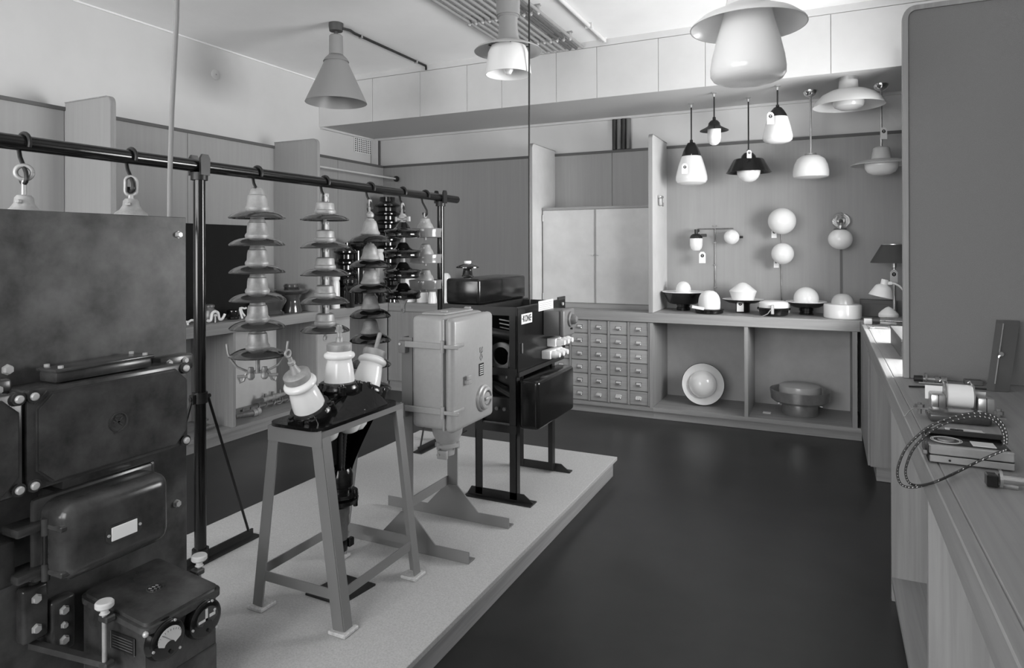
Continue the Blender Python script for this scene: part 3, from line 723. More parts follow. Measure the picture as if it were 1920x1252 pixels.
# ridged iron body: a trapezium block along Y
zz = ztp + .013
body = B().prism([(SY - .185, zz), (SY + .185, zz), (SY + .13, zz + .065), (SY + .05, zz + .085), (SY - .05, zz + .085), (SY - .13, zz + .055)], SX - .062, SX + .062, 'yz')
bmesh.ops.bevel(body.bm, geom=list(body.bm.edges), offset=.012, segments=2, affect='EDGES')
bd = out(body, 'iron_body', TAR)
sb = B()
lo_ = [(SX + .108, SY - .175, zz), (SX + .108, SY + .165, zz), (SX + .03, SY + .165, zz), (SX + .03, SY - .175, zz)]
hi_ = [(SX + .058, SY - .105, zz + .050), (SX + .052, SY + .02, zz + .098), (SX + .052, SY + .085, zz + .100), (SX + .070, SY + .150, zz + .045), (SX + .03, SY + .09, zz + .09), (SX + .03, SY - .1, zz + .05)]
for v in lo_ + hi_: sb.bm.verts.new(v)
bmesh.ops.convex_hull(sb.bm, input=list(sb.bm.verts))
out(sb, 'cable_box_slope', TAR)
def bushing(c, ax, rod, eye):
    ax = Vector(ax).normalized(); c = Vector(c)
    bs = out(B().lathe([(0, -.045), (.072, -.045), (.080, -.03), (.080, -.012), (.072, .002), (.060, .006), (0, .006)], 32, c, ax), 'socket', TAR)
    q = Vector((0, 0, 1)).rotation_difference(ax).to_matrix()
    for k in range(5):
        a = k*2*PI/5 + .5; d = q @ Vector((.074*math.cos(a), .074*math.sin(a), 0)); bb = B().lathe([(0, -.034), (.017, -.034), (.017, -.004), (.010, -.001), (.009, .006), (0, .007)], 12, c + d, ax)
        out(bb, 'clamp_bolt', TAR, bs)
    out(B().lathe([(0, 0), (.058, 0), (.0575, .02), (.054, .05), (.050, .075), (.047, .088), (.049, .093), (.056, .097), (.0595, .103), (.0595, .110), (.056, .116), (.048, .120), (.044, .128), (0, .128)], 36, c, ax), 'porcelain', PORC, bs)
    out(B().lathe([(0, .125), (.047, .125), (.048, .128), (.048, .150), (.045, .153), (.02, .158), (.0, .159)], 32, c, ax), 'metal_cap', GALV, bs)
    b = B()
    if rod == 'stud':
        b.lathe([(0, .155), (.014, .155), (.013, .175), (.0095, .178), (.0095, .225), (0, .225)], 14, c, ax)
        b.lathe([(0, .197), (.017, .197), (.017, .205), (.013, .206), (.013, .219), (0, .219)], 6, c, ax)
    elif rod == 'plain':
        b.lathe([(0, .155), (.0095, .155), (.0095, .225), (.007, .23), (0, .23)], 14, c, ax)
    else:
        b.lathe([(0, .155), (.022, .155), (.016, .170), (.010, .19), (.013, .193), (.013, .203), (.008, .206), (.008, .222), (0, .222)], 14, c, ax)
        n = q @ Vector((1, 0, 0)); m_ = ax
        b.tube([c + ax*.238 + (n.cross(ax)*math.cos(a) + ax*math.sin(a))*.012 for a in [k*2*PI/16 for k in range(17)]], .0045, 8, cap=False)
    out(b, 'terminal_rod', GALV, bs)
bushing((SX, SY - .168, .872), (0, -.455, .89), 'eye', True)
bushing((SX, SY - .003, .932), (0, 0.0, 1), 'stud', False)
bushing((SX, SY + .158, .888), (0, .44, .898), 'plain', False)
out(B().cyl((SX + .098, SY + .02, zz), (SX + .098, SY + .02, zz + .008), .007, seg=12), 'plate_screw', BOLT)
out(B().cyl((SX + .02, SY - .235, zz), (SX + .02, SY - .235, zz + .014), .010, seg=6), 'plate_bolt', TAR)
# lower part: white bushing ends, braided cores, funnel shells, neck, lead cable
for y, d in ((atX(610, 812, SX + .045).y - SY, -.30), (.0, 0), (atX(672, 790, SX + .045).y - SY, .42)):
    out(B().lathe([(0, 0), (.046, 0), (.044, -.045), (.034, -.066), (.02, -.074), (0, -.074)], 24, (SX + .045, SY + y, ztp + .004), (0, d, 1)), 'lower_porcelain', PORC)
    p0 = Vector((SX, SY + y - d*.07, ztp - .07)); p1 = Vector((SX, SY + y*.18 - .003, .56))
    cr = B(); n_ = 26
    cr.tube([p0.lerp(p1, k/n_) for k in range(n_ + 1)], [.0105 + .0022*(k % 2) for k in range(n_ + 1)], 10); out(cr, 'cable_core', BLACKM)
b = B(); n_ = 12; rows = []          # open funnel shell behind the cable cores
for k in range(n_ + 1):
    t = k/n_; z = ztp - .008 - t*(ztp - .008 - .575); ry = .165*(1 - t)**1.3 + .050; rx = .07*(1 - t) + .046
    rows.append([b.bm.verts.new((SX + rx*math.cos(math.radians(65 + j*15.3)), SY + ry*math.sin(math.radians(65 + j*15.3)), z)) for j in range(16)])
for a_, c_ in zip(rows, rows[1:]):
    for j in range(15): b.bm.faces.new((a_[j], a_[j+1], c_[j+1], c_[j]))
bmesh.ops.solidify(b.bm, geom=list(b.bm.faces), thickness=.006)
out(b, 'funnel_shell', TAR)
nb = lambda pr: B().lathe(pr, 32, (SX, SY, 0))
out(nb([(0, .60), (.040, .60), (.050, .575), (.050, .535), (.046, .53), (.046, .51), (.068, .508), (.070, .495), (.048, .492), (.048, .486), (.070, .484), (.068, .468), (.046, .465), (.036, .45), (0, .45)]), 'neck_clamp', TAR)
for a in (.3, 1.7, 3.2, 4.6): out(B().cyl((SX + .062*math.cos(a), SY + .062*math.sin(a), .455), (SX + .062*math.cos(a), SY + .062*math.sin(a), .52), .009, seg=8), 'clamp_bolt', TAR)
out(nb([(0, .455), (.036, .455), (.036, .42), (.033, .415), (.034, .38), (.029, .372), (.029, .34), (.023, .31), (0, .31)]), 'lead_cone', mat('dull_lead', .085, .45, noise=(20, .3)))
out(nb([(0, .322), (.027, .322), (.029, .30), (.027, .28), (.016, .27), (.013, .23), (.012, .13), (0, .13)]).box((SX + .01, SY + .02, .285), (SX + .03, SY + .05, .318), .004, 1), 'cable_tail', TAR)
out(B().prism([(SX - .10, SY - .085), (SX + .075, SY - .09), (SX + .10, SY + .09), (SX - .07, SY + .10)], PZ + .001, PZ + .008, 'xy').cyl((SX, SY, PZ + .008), (SX, SY, PZ + .02), .03), 'floor_plate', BLACKM)

# ================================================================== GREY CABLE BOX ON ITS STAND
th = thing('distribution_box', 'pale grey cast distribution box on an angle iron stand', 'electrical box', (-1.65, 2.65, PZ)); L0 = th.location
def out(b, n, m, p=th): return b.out(n, m, p, off=L0)
UY = (2.455, 2.845)
for y in UY:
    out(B().box((-1.700, y - .003, PZ + .01), (-1.650, y + .003, 1.06)).box((-1.706, y - .003, PZ + .01), (-1.700, y + .045, 1.06)), 'upright', STEEL)
    f = out(B().box((-2.06, y - .010, PZ + .006), (-1.365, y - .004, PZ + .05)).box((-2.06, y - .010, PZ + .0005), (-1.365, y + .045, PZ + .006)), 'foot', STEEL)
    out(B().prism([(-1.82, PZ + .05), (-1.53, PZ + .05), (-1.645, PZ + .165), (-1.71, PZ + .165)], y - .010, y - .004, 'xz'), 'gusset', STEEL, f)
out(B().box((-1.706, UY[0], .28), (-1.700, UY[1], .325)), 'crossbar', STEEL)
GX0, GX1, GY0, GY1, GZ0, GZ1 = -1.640, -1.425, 2.430, 2.800, .672, 1.160
bd = out(B().box((GX0, GY0, GZ0), (-1.475, GY1, GZ1), .022, 3), 'enclosure', BOXG)
cv = out(B().box((-1.472, GY0 - .006, GZ0 - .008), (GX1, GY1 + .004, GZ1 - .004), .024, 4), 'cover', BOXG)
out(B().box((-1.482, GY0 - .004, GZ0 + .0), (-1.470, GY1 + .002, GZ1 - .008), .005, 2), 'gasket_rim', BOXG)
out(B().box((-1.62, GY0 + .05, GZ1), (-1.50, GY1 - .06, GZ1 + .010), .005, 2), 'top_plate', BOXG)
for y in (GY0 + .07, GY1 - .09): out(B().box((-1.535, y, GZ1 + .010), (-1.505, y + .02, GZ1 + .020), .003, 1), 'top_lug', BOXG)
for z in (1.035, .755):
    b = B(); b.box((-1.700, GY0 - .012, z - .013), (-1.47, GY0 - .002, z + .013), .002, 1); b.box((-1.48, GY0 - .020, z - .008), (-1.395, GY0 - .006, z + .008), .003, 1); b.box((-1.434, GY0 - .010, z - .009), (-1.4215, GY0 + .085, z + .009), .003, 2)
    b.cyl((-1.472, GY0 - .016, z - .025), (-1.472, GY0 - .016, z + .026), .009, seg=12)
    out(b, 'hinge_strap', BOXG)
    out(B().box((-1.700, GY0 - .013, z - .040), (-1.665, GY0 + .015, z + .013), .002, 1), 'fixing_clip', STEEL)
    out(B().cyl((-1.69, GY0 - .018, z), (-1.69, GY0 - .012, z), .006, seg=8), 'rivet', BOLT)
out(B().cyl((-1.472, GY0 - .016, .74), (-1.472, GY0 - .016, 1.05), .005, seg=10), 'hinge_rod', BOXG)
xf = GX1
def fp(u, v): p = atX(u, v, xf); return p.y, p.z
yk, zk = fp(905, 745)
kn = out(B().lathe([(0, 0), (.062, 0), (.060, .010), (.052, .014), (.050, .024), (.044, .028), (.036, .028), (.034, .014), (0, .014)], 36, (xf, yk, zk), (1, 0, 0)), 'knob_ring', BOXG)
out(B().lathe([(0, .014), (.030, .014), (.028, .024), (0, .026)], 28, (xf, yk, zk), (1, 0, 0)).box((xf + .024, yk - .026, zk - .008), (xf + .036, yk + .026, zk + .008), .005, 2), 'rotary_knob', BOXG, kn)
yk, zk = fp(902, 692)
npz = out(B().box((xf, yk - .022, zk - .028), (xf + .003, yk + .022, zk + .028), .001, 1), 'name_plate', INK)
b = B()
for k in range(5): b.box((xf + .003, yk - .017, zk - .022 + k*.0095), (xf + .0036, yk + .017, zk - .018 + k*.0095))
out(b, 'plate_lines', PALE, npz)
yk, zk = fp(902, 665); b = B()
for a, c, d, e in ((-.012, .035, 0, .012), (.012, .035, 0, .012), (-.012, .035, -.012, .012), (.012, .035, .012, .012), (0, .012, -.012, -.012), (0, .012, .012, -.012), (-.012, -.012, 0, -.024), (.012, -.012, 0, -.024)):
    b.beam((xf + .001, yk + a, zk + c), (xf + .001, yk + d, zk + e), .0045, .0045)
out(b, 'emblem', BOXG)
yk, zk = fp(873, 712); out(B().box((xf - .002, yk - .012, zk - .018), (xf + .022, yk + .020, zk), .003, 1).box((xf + .012, yk - .012, zk), (xf + .022, yk + .02, zk + .02), .003, 1), 'latch', BOXG)
# conical cable gland hanging below
gx, gy = -1.545, 2.575
out(B().lathe([(0, GZ0), (.085, GZ0), (.085, GZ0 - .008), (.072, GZ0 - .012), (.066, GZ0 - .05), (.050, GZ0 - .085), (.046, GZ0 - .09), (.056, GZ0 - .094), (.056, GZ0 - .106), (.034, GZ0 - .110), (.032, GZ0 - .145), (.020, GZ0 - .150), (0, GZ0 - .150)], 32, (gx, gy, 0)), 'cable_gland', BOXG)
for a in (.2, 2.2, 4.3): out(B().cyl((gx + .05*math.cos(a), gy + .05*math.sin(a), GZ0 - .115), (gx + .05*math.cos(a), gy + .05*math.sin(a), GZ0 - .085), .008, seg=8), 'gland_screw', BOXG)
out(B().box((gx - .03, gy - .045, GZ0 - .16), (gx + .02, gy - .025, GZ0 - .12), .005, 2).cyl((gx - .02, gy - .05, GZ0 - .14), (gx - .02, gy + .05, GZ0 - .14), .008, seg=8), 'strain_clamp', BOXG)

# ================================================================== LIFT CONTROLLER (open black frame, sign reads KONE)
th = thing('lift_controller', 'black open frame controller with small white lettered plate and grey switch', 'control frame', (-1.58, 3.45, PZ)); L0 = th.location
def out(b, n, m, p=th): return b.out(n, m, p, off=L0)
KX0, KX1, KY0, KY1, KZ = -1.715, -1.468, 3.150, 3.690, 1.143
def lpost(x, y, sx, sy, z0, z1):
    return B().box((min(x, x - sx*.042), y - (0 if sy > 0 else .005), z0), (max(x, x - sx*.042), y + (.005 if sy > 0 else 0), z1)).box((x - (.005 if sx > 0 else 0), min(y, y + sy*.040), z0), (x + (0 if sx > 0 else .005), max(y, y + sy*.040), z1))
for x, sx in ((KX0, -1), (KX1, 1)):
    for y, sy in ((KY0, 1), (KY1, -1)): out(lpost(x, y, sx, sy, PZ + .012, KZ), 'upright', BLACKM)
for y0, s in ((KY0, 1), (KY1, -1)):
    out(B().box((-1.765, y0 - .035*(s > 0) - .0*(s < 0), PZ + .0005), (-1.375, y0 + .045, PZ + .008)).prism([(-1.765, PZ + .008), (-1.375, PZ + .008), (-1.43, PZ + .048), (-1.74, PZ + .048)], y0 + .0, y0 + .006, 'xz'), 'foot', BLACKM)
for y in (KY0, KY1): out(B().box((KX0 - .0, y - .003, KZ - .045), (KX1, y + .003, KZ)), 'top_rail', BLACKM)
for x in (KX0, KX1): out(B().box((x - .003, KY0, KZ - .045), (x + .003, KY1 + (.16 if x == KX1 else 0), KZ)), 'top_rail', BLACKM)
for z in (.80, .50): out(B().box((KX0, KY0 - .003, z - .02), (KX1, KY0 + .003, z + .02)), 'cross_rail', BLACKM)
pn = out(B().box((KX1 - .001, KY0 + .005, .80), (KX1 + .006, KY1 + .16, KZ - .004), .001, 1), 'side_panel', BLACK)
out(B().box((KX1 - .003, KY0 + .005, .775), (KX1 + .014, KY1 + .12, .80), .002, 1), 'panel_rail', BLACKM)
# the KONE plate
xf = KX1 + .006
p0 = atX(977, 588, xf); p1 = atX(997, 605, xf)
yc, zc = (p0.y + p1.y)/2, (p0.z + p1.z)/2
sp = out(B().box((xf, p0.y, zc - .027), (xf + .003, p1.y, zc + .027), .0008, 1), 'sign_plate', PALE)
Mx = Matrix(((0, 0, 1, 0), (1, 0, 0, 0), (0, 1, 0, 0), (0, 0, 0, 1)))
text('lettering', '·KONE·', .036, INK, sp, Matrix.Translation(Vector((xf + .0036, yc, zc)) - L0) @ Mx @ Matrix.Diagonal((1.0, 1.35, 1, 1)), .0006)
out(B().box((xf, KY0 + .045, .895), (xf + .008, KY0 + .055, .95), .002, 1), 'panel_handle', MISC)
# white paper plate at top right, grey switch box, porcelain fuses
q0 = atX(1009, 566, xf); q1 = atX(1034, 578, xf)
out(B().box((xf, q0.y, KZ - .045), (xf + .004, q1.y + .02, KZ + .012), .001, 1), 'printed_card', PALE)
b = B()
for k in range(4): b.box((xf + .004, q0.y + .01, KZ - .036 + k*.011), (xf + .0045, q1.y - .01 + .02*(k % 2), KZ - .034 + k*.011))
out(b, 'card_lines', MISC)
out(B().box((KX1 - .003, KY1 + .05, KZ - .08), (KX1 + .006, KY1 + .165, KZ + .014)), 'end_plate', BLACKM)
out(B().cyl((KX1 + .006, KY1 + .11, KZ - .03), (KX1 + .014, KY1 + .11, KZ - .03), .010, seg=8), 'bolt', BOLT)
s0 = atX(1018, 582, xf).y; s1 = s0 + .175
sw = out(B().box((xf, s0, .955), (xf + .10, s1, 1.10), .008, 2), 'grey_switch', mat('switch_grey', .13, .4))
out(B().box((xf + .10, s0 - .005, .950), (xf + .128, s1 + .005, 1.105), .012, 3), 'switch_cover', mat('switch_grey', .13, .4), sw)
kp = (xf + .128, (s0 + s1)/2 + .01, 1.045)
out(B().lathe([(0, 0), (.045, 0), (.043, .010), (.030, .014), (.028, .03), (.018, .042), (0, .046)], 24, kp, (1, 0, 0)), 'switch_knob', mat('switch_grey', .13, .4), sw)
out(B().cyl((kp[0], kp[1] + .01, kp[2] - .055), (kp[0] + .012, kp[1] + .01, kp[2] - .055), .006, seg=8), 'key', BLACKM, sw)
for k, (y0, z0) in enumerate(((KY0 + .40, .885), (KY0 + .32, .825))):
    f = out(B().box((xf, y0, z0), (xf + .055, y0 + .20, z0 + .048), .006, 2), 'porcelain_fuse', INW)
    for j in range(3): out(B().lathe([(0, 0), (.022, 0), (.022, .02), (.018, .026), (.014, .045), (0, .048)], 18, (xf + .055, y0 + .035 + j*.065, z0 + .024), (1, 0, 0)), 'fuse_cap', INW, f)
# lower black cover on the right side
lc = B().box((KX1 + .008, KY0 + .005, .505), (-1.345, KY1 + .0, .765), .022, 4)
out(lc, 'lower_cover', BLACK)
# long black box on top at left
out(B().box((-1.905, KY0 + .01, KZ + .004), (-1.695, 3.775, 1.288), .016, 3), 'top_cover_box', BLACK)
out(B().box((-1.92, KY0 + .01, KZ - .04), (KX0 + .04, KY1 + .08, KZ + .003)), 'top_shelf', BLACKM)
out(B().box((KX0 - .002, KY0 + .045, .50), (KX0 + .004, KY1 - .045, KZ - .05)), 'left_dark_fill', BLACKM)  # added black sheet across the open side, to darken the frame's inside
out(B().box((KX0 + .02, KY1 - .015, .50), (KX1 - .02, KY1 - .008, KZ - .05)), 'back_panel', BLACKM)  # added black sheet closing the back, also to darken the inside
# inside: relay boards, coils, arcs
ins = out(B().box((KX0 + .02, KY1 - .03, .55), (KX1 - .02, KY1 - .015, 1.08)), 'relay_board', BLACKM)
for k in range(5): out(B().beam((KX1 - .15, KY0 + .10 + .004*k, 1.065 - k*.022), (KX1 - .03, KY0 + .10, 1.05 - k*.022), .006, .006), 'busbar', MISC)
out(B().lathe([(.05, 0), (.075, 0), (.075, .02), (.05, .02)], 28, (-1.62, KY0 + .14, .86), (0, -1, 0), closed=True), 'coil_ring', MISC)
out(B().cyl((-1.70, KY0 + .10, .72), (-1.52, KY0 + .06, .66), .028, seg=18), 'resistor_tube', BLACK)
out(B().cyl((-1.66, KY0 + .06, 1.0), (-1.53, KY0 + .08, .98), .024, seg=16), 'solenoid', BLACKM)
out(B().beam((-1.56, KY0 + .12, .96), (-1.585, KY0 + .12, .74), .008, .006), 'contact_arm', MISC)
out(B().box((KX0 + .01, KY0 + .02, .52), (KX1 - .03, KY0 + .30, .66), .012, 2), 'contactor_block', BLACKM)
for k in range(4): out(B().cyl((-1.68 + k*.045, KY0 + .02, .60), (-1.68 + k*.045, KY0 + .005, .60), .010, seg=12), 'contactor_stud', MISC)
out(B().box((KX0 + .02, KY0 + .12, .70), (KX1 - .02, KY0 + .13, .79)), 'insulating_board', BLACKM)
out(B().box((-1.71, KY0 + .005, .49), (-1.50, KY0 + .02, .52), .003, 1), 'terminal_bar', MISC)

# ================================================================== CEILING LAMPS AND CONDUITS
def shell(b, pr, org=(0, 0, 0), t=.003, seg=48, axis=(0, 0, 1)):     # open shade with wall thickness
    inner = [(max(r - t, .001), z) for r, z in pr][::-1]
    return b.lathe(pr + inner, seg, org, axis, closed=True)
# 1 cone lamp with its cable along the ceiling
P1 = Vector((-3.355, 4.0, ZC)); P1.x = atZ(630, 44, ZC).x; P1.y = atZ(630, 44, ZC).y
th = thing('ceiling_lamp', 'grey conical metal ceiling lamp with a short cylindrical neck', 'lamp', P1)
pp = lambda pts: prof(P1, pts)
B().lathe([(0, 0), (.055, 0), (.055, -.02), (.05, -.06), (.042, -.062), (0, -.062)], 20).cyl((0, 0, -.06), (0, 0, -.13), .014, seg=12).out('ceiling_box', mat('lamp_box_grey', .06, .5), th)
B().lathe([(0, pp([(0, 64)])[0][1])] + pp([(11, 66), (13, 68), (13.5, 103)]) + [(0, pp([(0, 103)])[0][1])], 32).out('neck', GREYSH, th)
shell(B(), pp([(6, 102), (15, 104), (21, 110), (24.5, 116)]), t=.003).out('collar', GREYSH, th)
shell(B(), pp([(22, 114), (24, 120), (58, 191), (58.5, 193)]), t=.003).out('cone_shade', GREYSH, th)
B().lathe(pp([(0, 113), (4, 113), (4, 130), (9, 138), (11, 147), (8, 156), (0, 159)]), 18).out('bulb', OPALM, th)
e = atZ(805, 128, ZC)
cb_ = [Vector((.05, .02, -.04)), Vector((.02, .14, -.014))] + [Vector((0, y, -.012)) for y in (.22, .5, .8, 1.05)] + [Vector((0, YSF - P1.y - .03, -.012)), Vector((0, YSF - P1.y - .026, -.05))]
c = tag(B().tube(cb_, .011, 8).out('ceiling_cable', BLACKM), 'black cable clipped along the ceiling from the cone lamp', 'cable'); c.location = P1
for y in (.3, 1.1): B().box((-.018, y - .008, -.028), (.018, y + .008, 0), .003, 1).out('cable_clip', GALV, c)
# 2 lamp with long neck, brim and open bowl
P2 = Vector((-1.79, 3.62, ZC)); d2 = ray(953, 100); k2 = 4.05; P2.x, P2.y = (CAM + d2*k2).x, (CAM + d2*k2).y
th = thing('ceiling_lamp', 'grey necked ceiling lamp with wide brim and open white bowl', 'lamp', P2)
pp = lambda pts: prof(P2, pts)
z0 = pp([(0, 30)])[0][1]
B().lathe([(0, 0), (.075, 0), (.072, z0)] + pp([(20, 30), (20, 32), (17.5, 34), (17.5, 50), (20, 70), (24, 82)]) + [(0, pp([(0, 82)])[0][1])], 40).out('neck', GREYSH, th)
shell(B(), pp([(22, 80), (30, 82), (45, 86), (60, 93), (64, 97)]), t=.003).out('brim', LSHADE, th)
shell(B(), pp([(26, 84), (33, 88), (38, 100), (42, 130), (43, 140)]), t=.004).out('glass_bowl', OPALM, th)
B().lathe(pp([(0, 84), (7, 84), (7, 105), (9, 120), (9, 132), (5, 139), (0, 141)]), 20).out('bulb', OPAL, th)
for a in (-2.4, -1.0, .4): B().cyl((.10*math.cos(a), .10*math.sin(a), pp([(0, 88)])[0][1]), (.125*math.cos(a), .125*math.sin(a), pp([(0, 88)])[0][1]), .004, seg=8).out('thumb_screw', BLACKM, th)
BIGOPAL = mat('big_opal_glass', .95, .18)
BIGOPAL.node_tree.nodes['Principled BSDF'].inputs['Subsurface Weight'].default_value = .6
BIGOPAL.node_tree.nodes['Principled BSDF'].inputs['Subsurface Scale'].default_value = .25
BIGOPAL.node_tree.nodes['Principled BSDF'].inputs['Subsurface Radius'].default_value = (1, 1, 1)
# 3 nearest lamp: tall opal bell under a brim
P3 = CAM + ray(1402, 100)*2.35; P3.z = ZC
th = thing('ceiling_lamp', 'huge white bell shaped glass lamp with brim, nearest the camera', 'lamp', P3)
pp = lambda pts: prof(P3, pts)
B().lathe(pp([(0, -30), (36, -30), (40, 0), (46, 22), (53, 50), (62, 80), (69, 108), (72, 128), (71.5, 140), (66, 148), (54, 153), (36, 156), (18, 157), (0, 157)]), 64).out('glass_bell', BIGOPAL, th)
shell(B(), pp([(38, 10), (60, 20), (92, 34), (110, 48), (111, 51)]), t=.004, seg=64).out('brim', INW, th)
zt3 = pp([(0, -28)])[0][1]
B().lathe([(0, 0), (.06, 0), (.06, -.03), (.025, -.05), (.025, zt3 + .06), (.07, zt3 + .04), (.075, zt3), (0, zt3)], 32).out('stem', GREYSH, th)

# conduits: a bank of pipes in two directions, ending at the soffit
xs_ = [atZ(u, v, ZC).x for u, v in ((1017, 97), (1092, 85))]
n = 11
pipe_lab = ['leftmost', 'second', 'third', 'fourth', 'fifth', 'sixth', 'seventh', 'eighth', 'ninth', 'tenth', 'rightmost']
XA, XB_ = -2.40, -1.845
for i in range(n):
    x = XA + (XB_ - XA)*i/(n - 1)
    r = .013
    cdt = tag(B().cyl((0, -4.2, -.045), (0, 0, -.045), r, seg=12).out('ceiling_conduit', PIPE if i not in (8, 9) else mat('dark_conduit', .10, .5)),
              'painted conduit in the ceiling pipe bank, %s from the left' % (pipe_lab[i] if i not in (0, 10) else ('first' if i == 0 else 'eleventh')), 'conduit', 'ceiling conduit bank')
    cdt.location = (x, YSF - .03, ZC)
    for y in (-.30, -.95, -2.0):
        B().box((-.022, y - .012, -.012), (.022, y + .012, 0)).cyl((0, y, -.062), (0, y, -.012), .016, seg=10).sphere((0, y, -.063), .014, u=10, v=6).out('pipe_clamp', GALV, cdt)
cp_ = tag(B().cyl((0, -4.2, -.022), (0, -.02, -.022), .016, seg=14).cyl((0, -.02, -.04), (0, -.02, 0), .016, seg=12).out('ceiling_conduit', WHITE), 'single white conduit right of the ceiling pipe bank', 'conduit')
cp_.location = (atZ(1143, 80, ZC).x, YSF - .03, ZC)
for y in (-.42, -1.4): B().box((-.03, y - .008, -.04), (.03, y + .008, 0), .003, 1).out('pipe_clip', WHITE, cp_)
# rope and wire coming down from the ceiling
rp = atX(318, 407, -2.13); rp2 = atX(331, 25, -2.13)
pts = [(rp.x, rp.y, .6), (rp.x, rp.y, 1.55), (rp.x, rp.y + .001, 1.7), (rp.x, (rp.y*2 + rp2.y)/3, 1.95), (rp.x, rp2.y, 2.29), (rp.x, rp2.y + .01, 2.7), (rp.x, rp2.y + .02, ZC - .002)]
tag(at_base(B().tube(pts, .0085, 10).out('hanging_cable', CABLEG), (rp.x, rp.y, .6)), 'thick grey cable hanging from ceiling behind the iron panel', 'cable')
wx = atX(993, 555, -1.60)
tag(at_base(B().tube([(wx.x, wx.y, KZ - .1), (wx.x, wx.y, 2.0), (wx.x, wx.y + .008, ZC - .002)], .0055, 8).out('hanging_cable', BLACKM), (wx.x, wx.y, KZ - .1)), 'thin dark cable hanging straight down into the black controller', 'cable')
# ventilation grille on the left wall
xv = XLU
v0, v1 = atX(664, 254, xv), atX(695, 290, xv)
th = thing('vent_grille', 'square latticed ventilation grille high in the left corner', 'vent', (xv, (v0.y + v1.y)/2, v1.z)); L0 = th.location
B().box((xv + .001, v0.y, v1.z), (xv + .006, v1.y, v0.z)).out('dark_back', INK, th, off=L0)
ny, nz = 9, 8
for i in range(ny + 1):
    y = v0.y + (v1.y - v0.y)*i/ny; B().box((xv + .006, y - .006, v1.z), (xv + .009, y + .006, v0.z)).out('vertical_bar', WHT, th, off=L0)
for i in range(nz + 1):
    z = v1.z + (v0.z - v1.z)*i/nz; B().box((xv + .0065, v0.y, z - .0035), (xv + .010, v1.y, z + .0035)).out('cross_bar', WHT, th, off=L0)
wp = atX(404, 140, XLU)
th = thing('wall_socket_cover', 'small round white cover plate high on the left wall', 'cover plate', (XLU, wp.y, wp.z))
B().lathe([(0, 0), (.045, 0), (.045, .004), (.038, .008), (0, .009)], 28, (.0005, 0, 0), (1, 0, 0)).out('plate', WHITE, th)
B().cyl((.009, 0, 0), (.011, 0, 0), .006, seg=10).out('screw', GALV, th)
# dark ribbed riser on the back wall
d0, d1 = atY(1150, 222, YB), atY(1182, 282, YB)
th = thing('riser_pipes', 'dark vertical riser pipes above the wall cupboard', 'pipes', ((d0.x + d1.x)/2, YB - .04, ZP + .004)); L0 = th.location
for i in range(4):
    x = d0.x + .02 + (d1.x - d0.x - .03)*i/3; B().cyl((x, YB - .03, ZP + .005), (x, YB - .03, ZS - .024), .022, seg=14).out('pipe', DUCT if i % 2 == 0 else mat('riser_grey', .16, .45), th, off=L0)
# towel-like rod with dark end knob near the left corner
kp_ = atY(741, 335, 6.12); ry_ = 4.58
rd = tag(B().cyl((0, 0, 0), (0, 6.12 - ry_, 0), .010, seg=12).out('wall_rod', BIRCH), 'thin pale rod with dark end knob along the left wall', 'rod')
B().lathe([(0, 0), (.026, 0), (.032, .01), (.032, .03), (.02, .04), (0, .042)], 18, (0, 6.12 - ry_, 0), (0, 1, 0)).out('end_knob', BLACKM, rd)
rd.location = (kp_.x, ry_, kp_.z)
# pencil-sharpener like clip on the partition
cp0 = atX(1236, 378, -1.331)
th = thing('wall_clip', 'small chrome bracket screwed to the partition beside the lamps', 'bracket', (-1.330, cp0.y, cp0.z)); L0 = th.location
B().box((-1.330, cp0.y - .035, cp0.z - .035), (-1.305, cp0.y + .035, cp0.z + .03), .004, 1).out('body', BRUSH, th, off=L0)
B().box((-1.330, cp0.y - .045, cp0.z + .03), (-1.300, cp0.y + .045, cp0.z + .052), .005, 2).out('cap', CHROME, th, off=L0)
B().box((-1.315, cp0.y + .035, cp0.z - .04), (-1.303, cp0.y + .06, cp0.z - .005), .003, 1).out('lever', MISC, th, off=L0)

# ================================================================== PENDANTS UNDER THE SOFFIT
c7 = lambda y: 20 + y/3.129
def pendant(name, label, u, v, group='pendant lamps under the soffit'):
    p = atZ(1220 + u/3.129, c7(v), ZS); p.z = ZS
    th = thing(name, label, 'lamp', p, group=group)
    return th, (lambda pts: prof(p, [(r/3.129, c7(y)) for r, y in pts])), p
def rod(th, pp, y1, m=BLACKM, r=.006, can=None):
    z = pp([(0, y1)])[0][1]
    B().cyl((0, 0, 0), (0, 0, z), r, seg=10).out('rod', m, th)
    if can is None: B().lathe([(0, 0), (.022, 0), (.022, -.006), (.012, -.012), (.010, -.035), (0, -.036)], 18).out('ceiling_rose', BRUSH, th)
    else: B().lathe([(0, 0), (.055, 0), (.053, -.018), (.042, -.036), (.022, -.048), (.009, -.052), (0, -.052)], 28).out('ceiling_rose', can, th)
# 1 bell with black cap, low left
th, pp, p = pendant('pendant_lamp', 'white bell lamp with black cap, leftmost of the pendants', 238, 545); rod(th, pp, 768)
B().lathe(pp([(0, 758), (8, 758), (10, 772), (22, 776), (38, 800), (50, 830), (58, 855)]) + [(0, pp([(0, 855)])[0][1])], 40).out('cap', PEND, th)
B().lathe(pp([(57, 853), (64, 870), (76, 905), (87, 945), (93, 975), (93, 995), (84, 1010), (60, 1020), (30, 1023), (0, 1023)]), 48).out('glass', OPAL, th)
B().tube(pp([(0, 850)])[0:0] + [(.02, -.105, pp([(0, 850)])[0][1]), (.015, -.19, pp([(0, 915)])[0][1])], .0015, 6).out('tag_string', PAPER, th)
tag_card(th, Vector((-.02, -.195, pp([(0, 940)])[0][1])), .085)
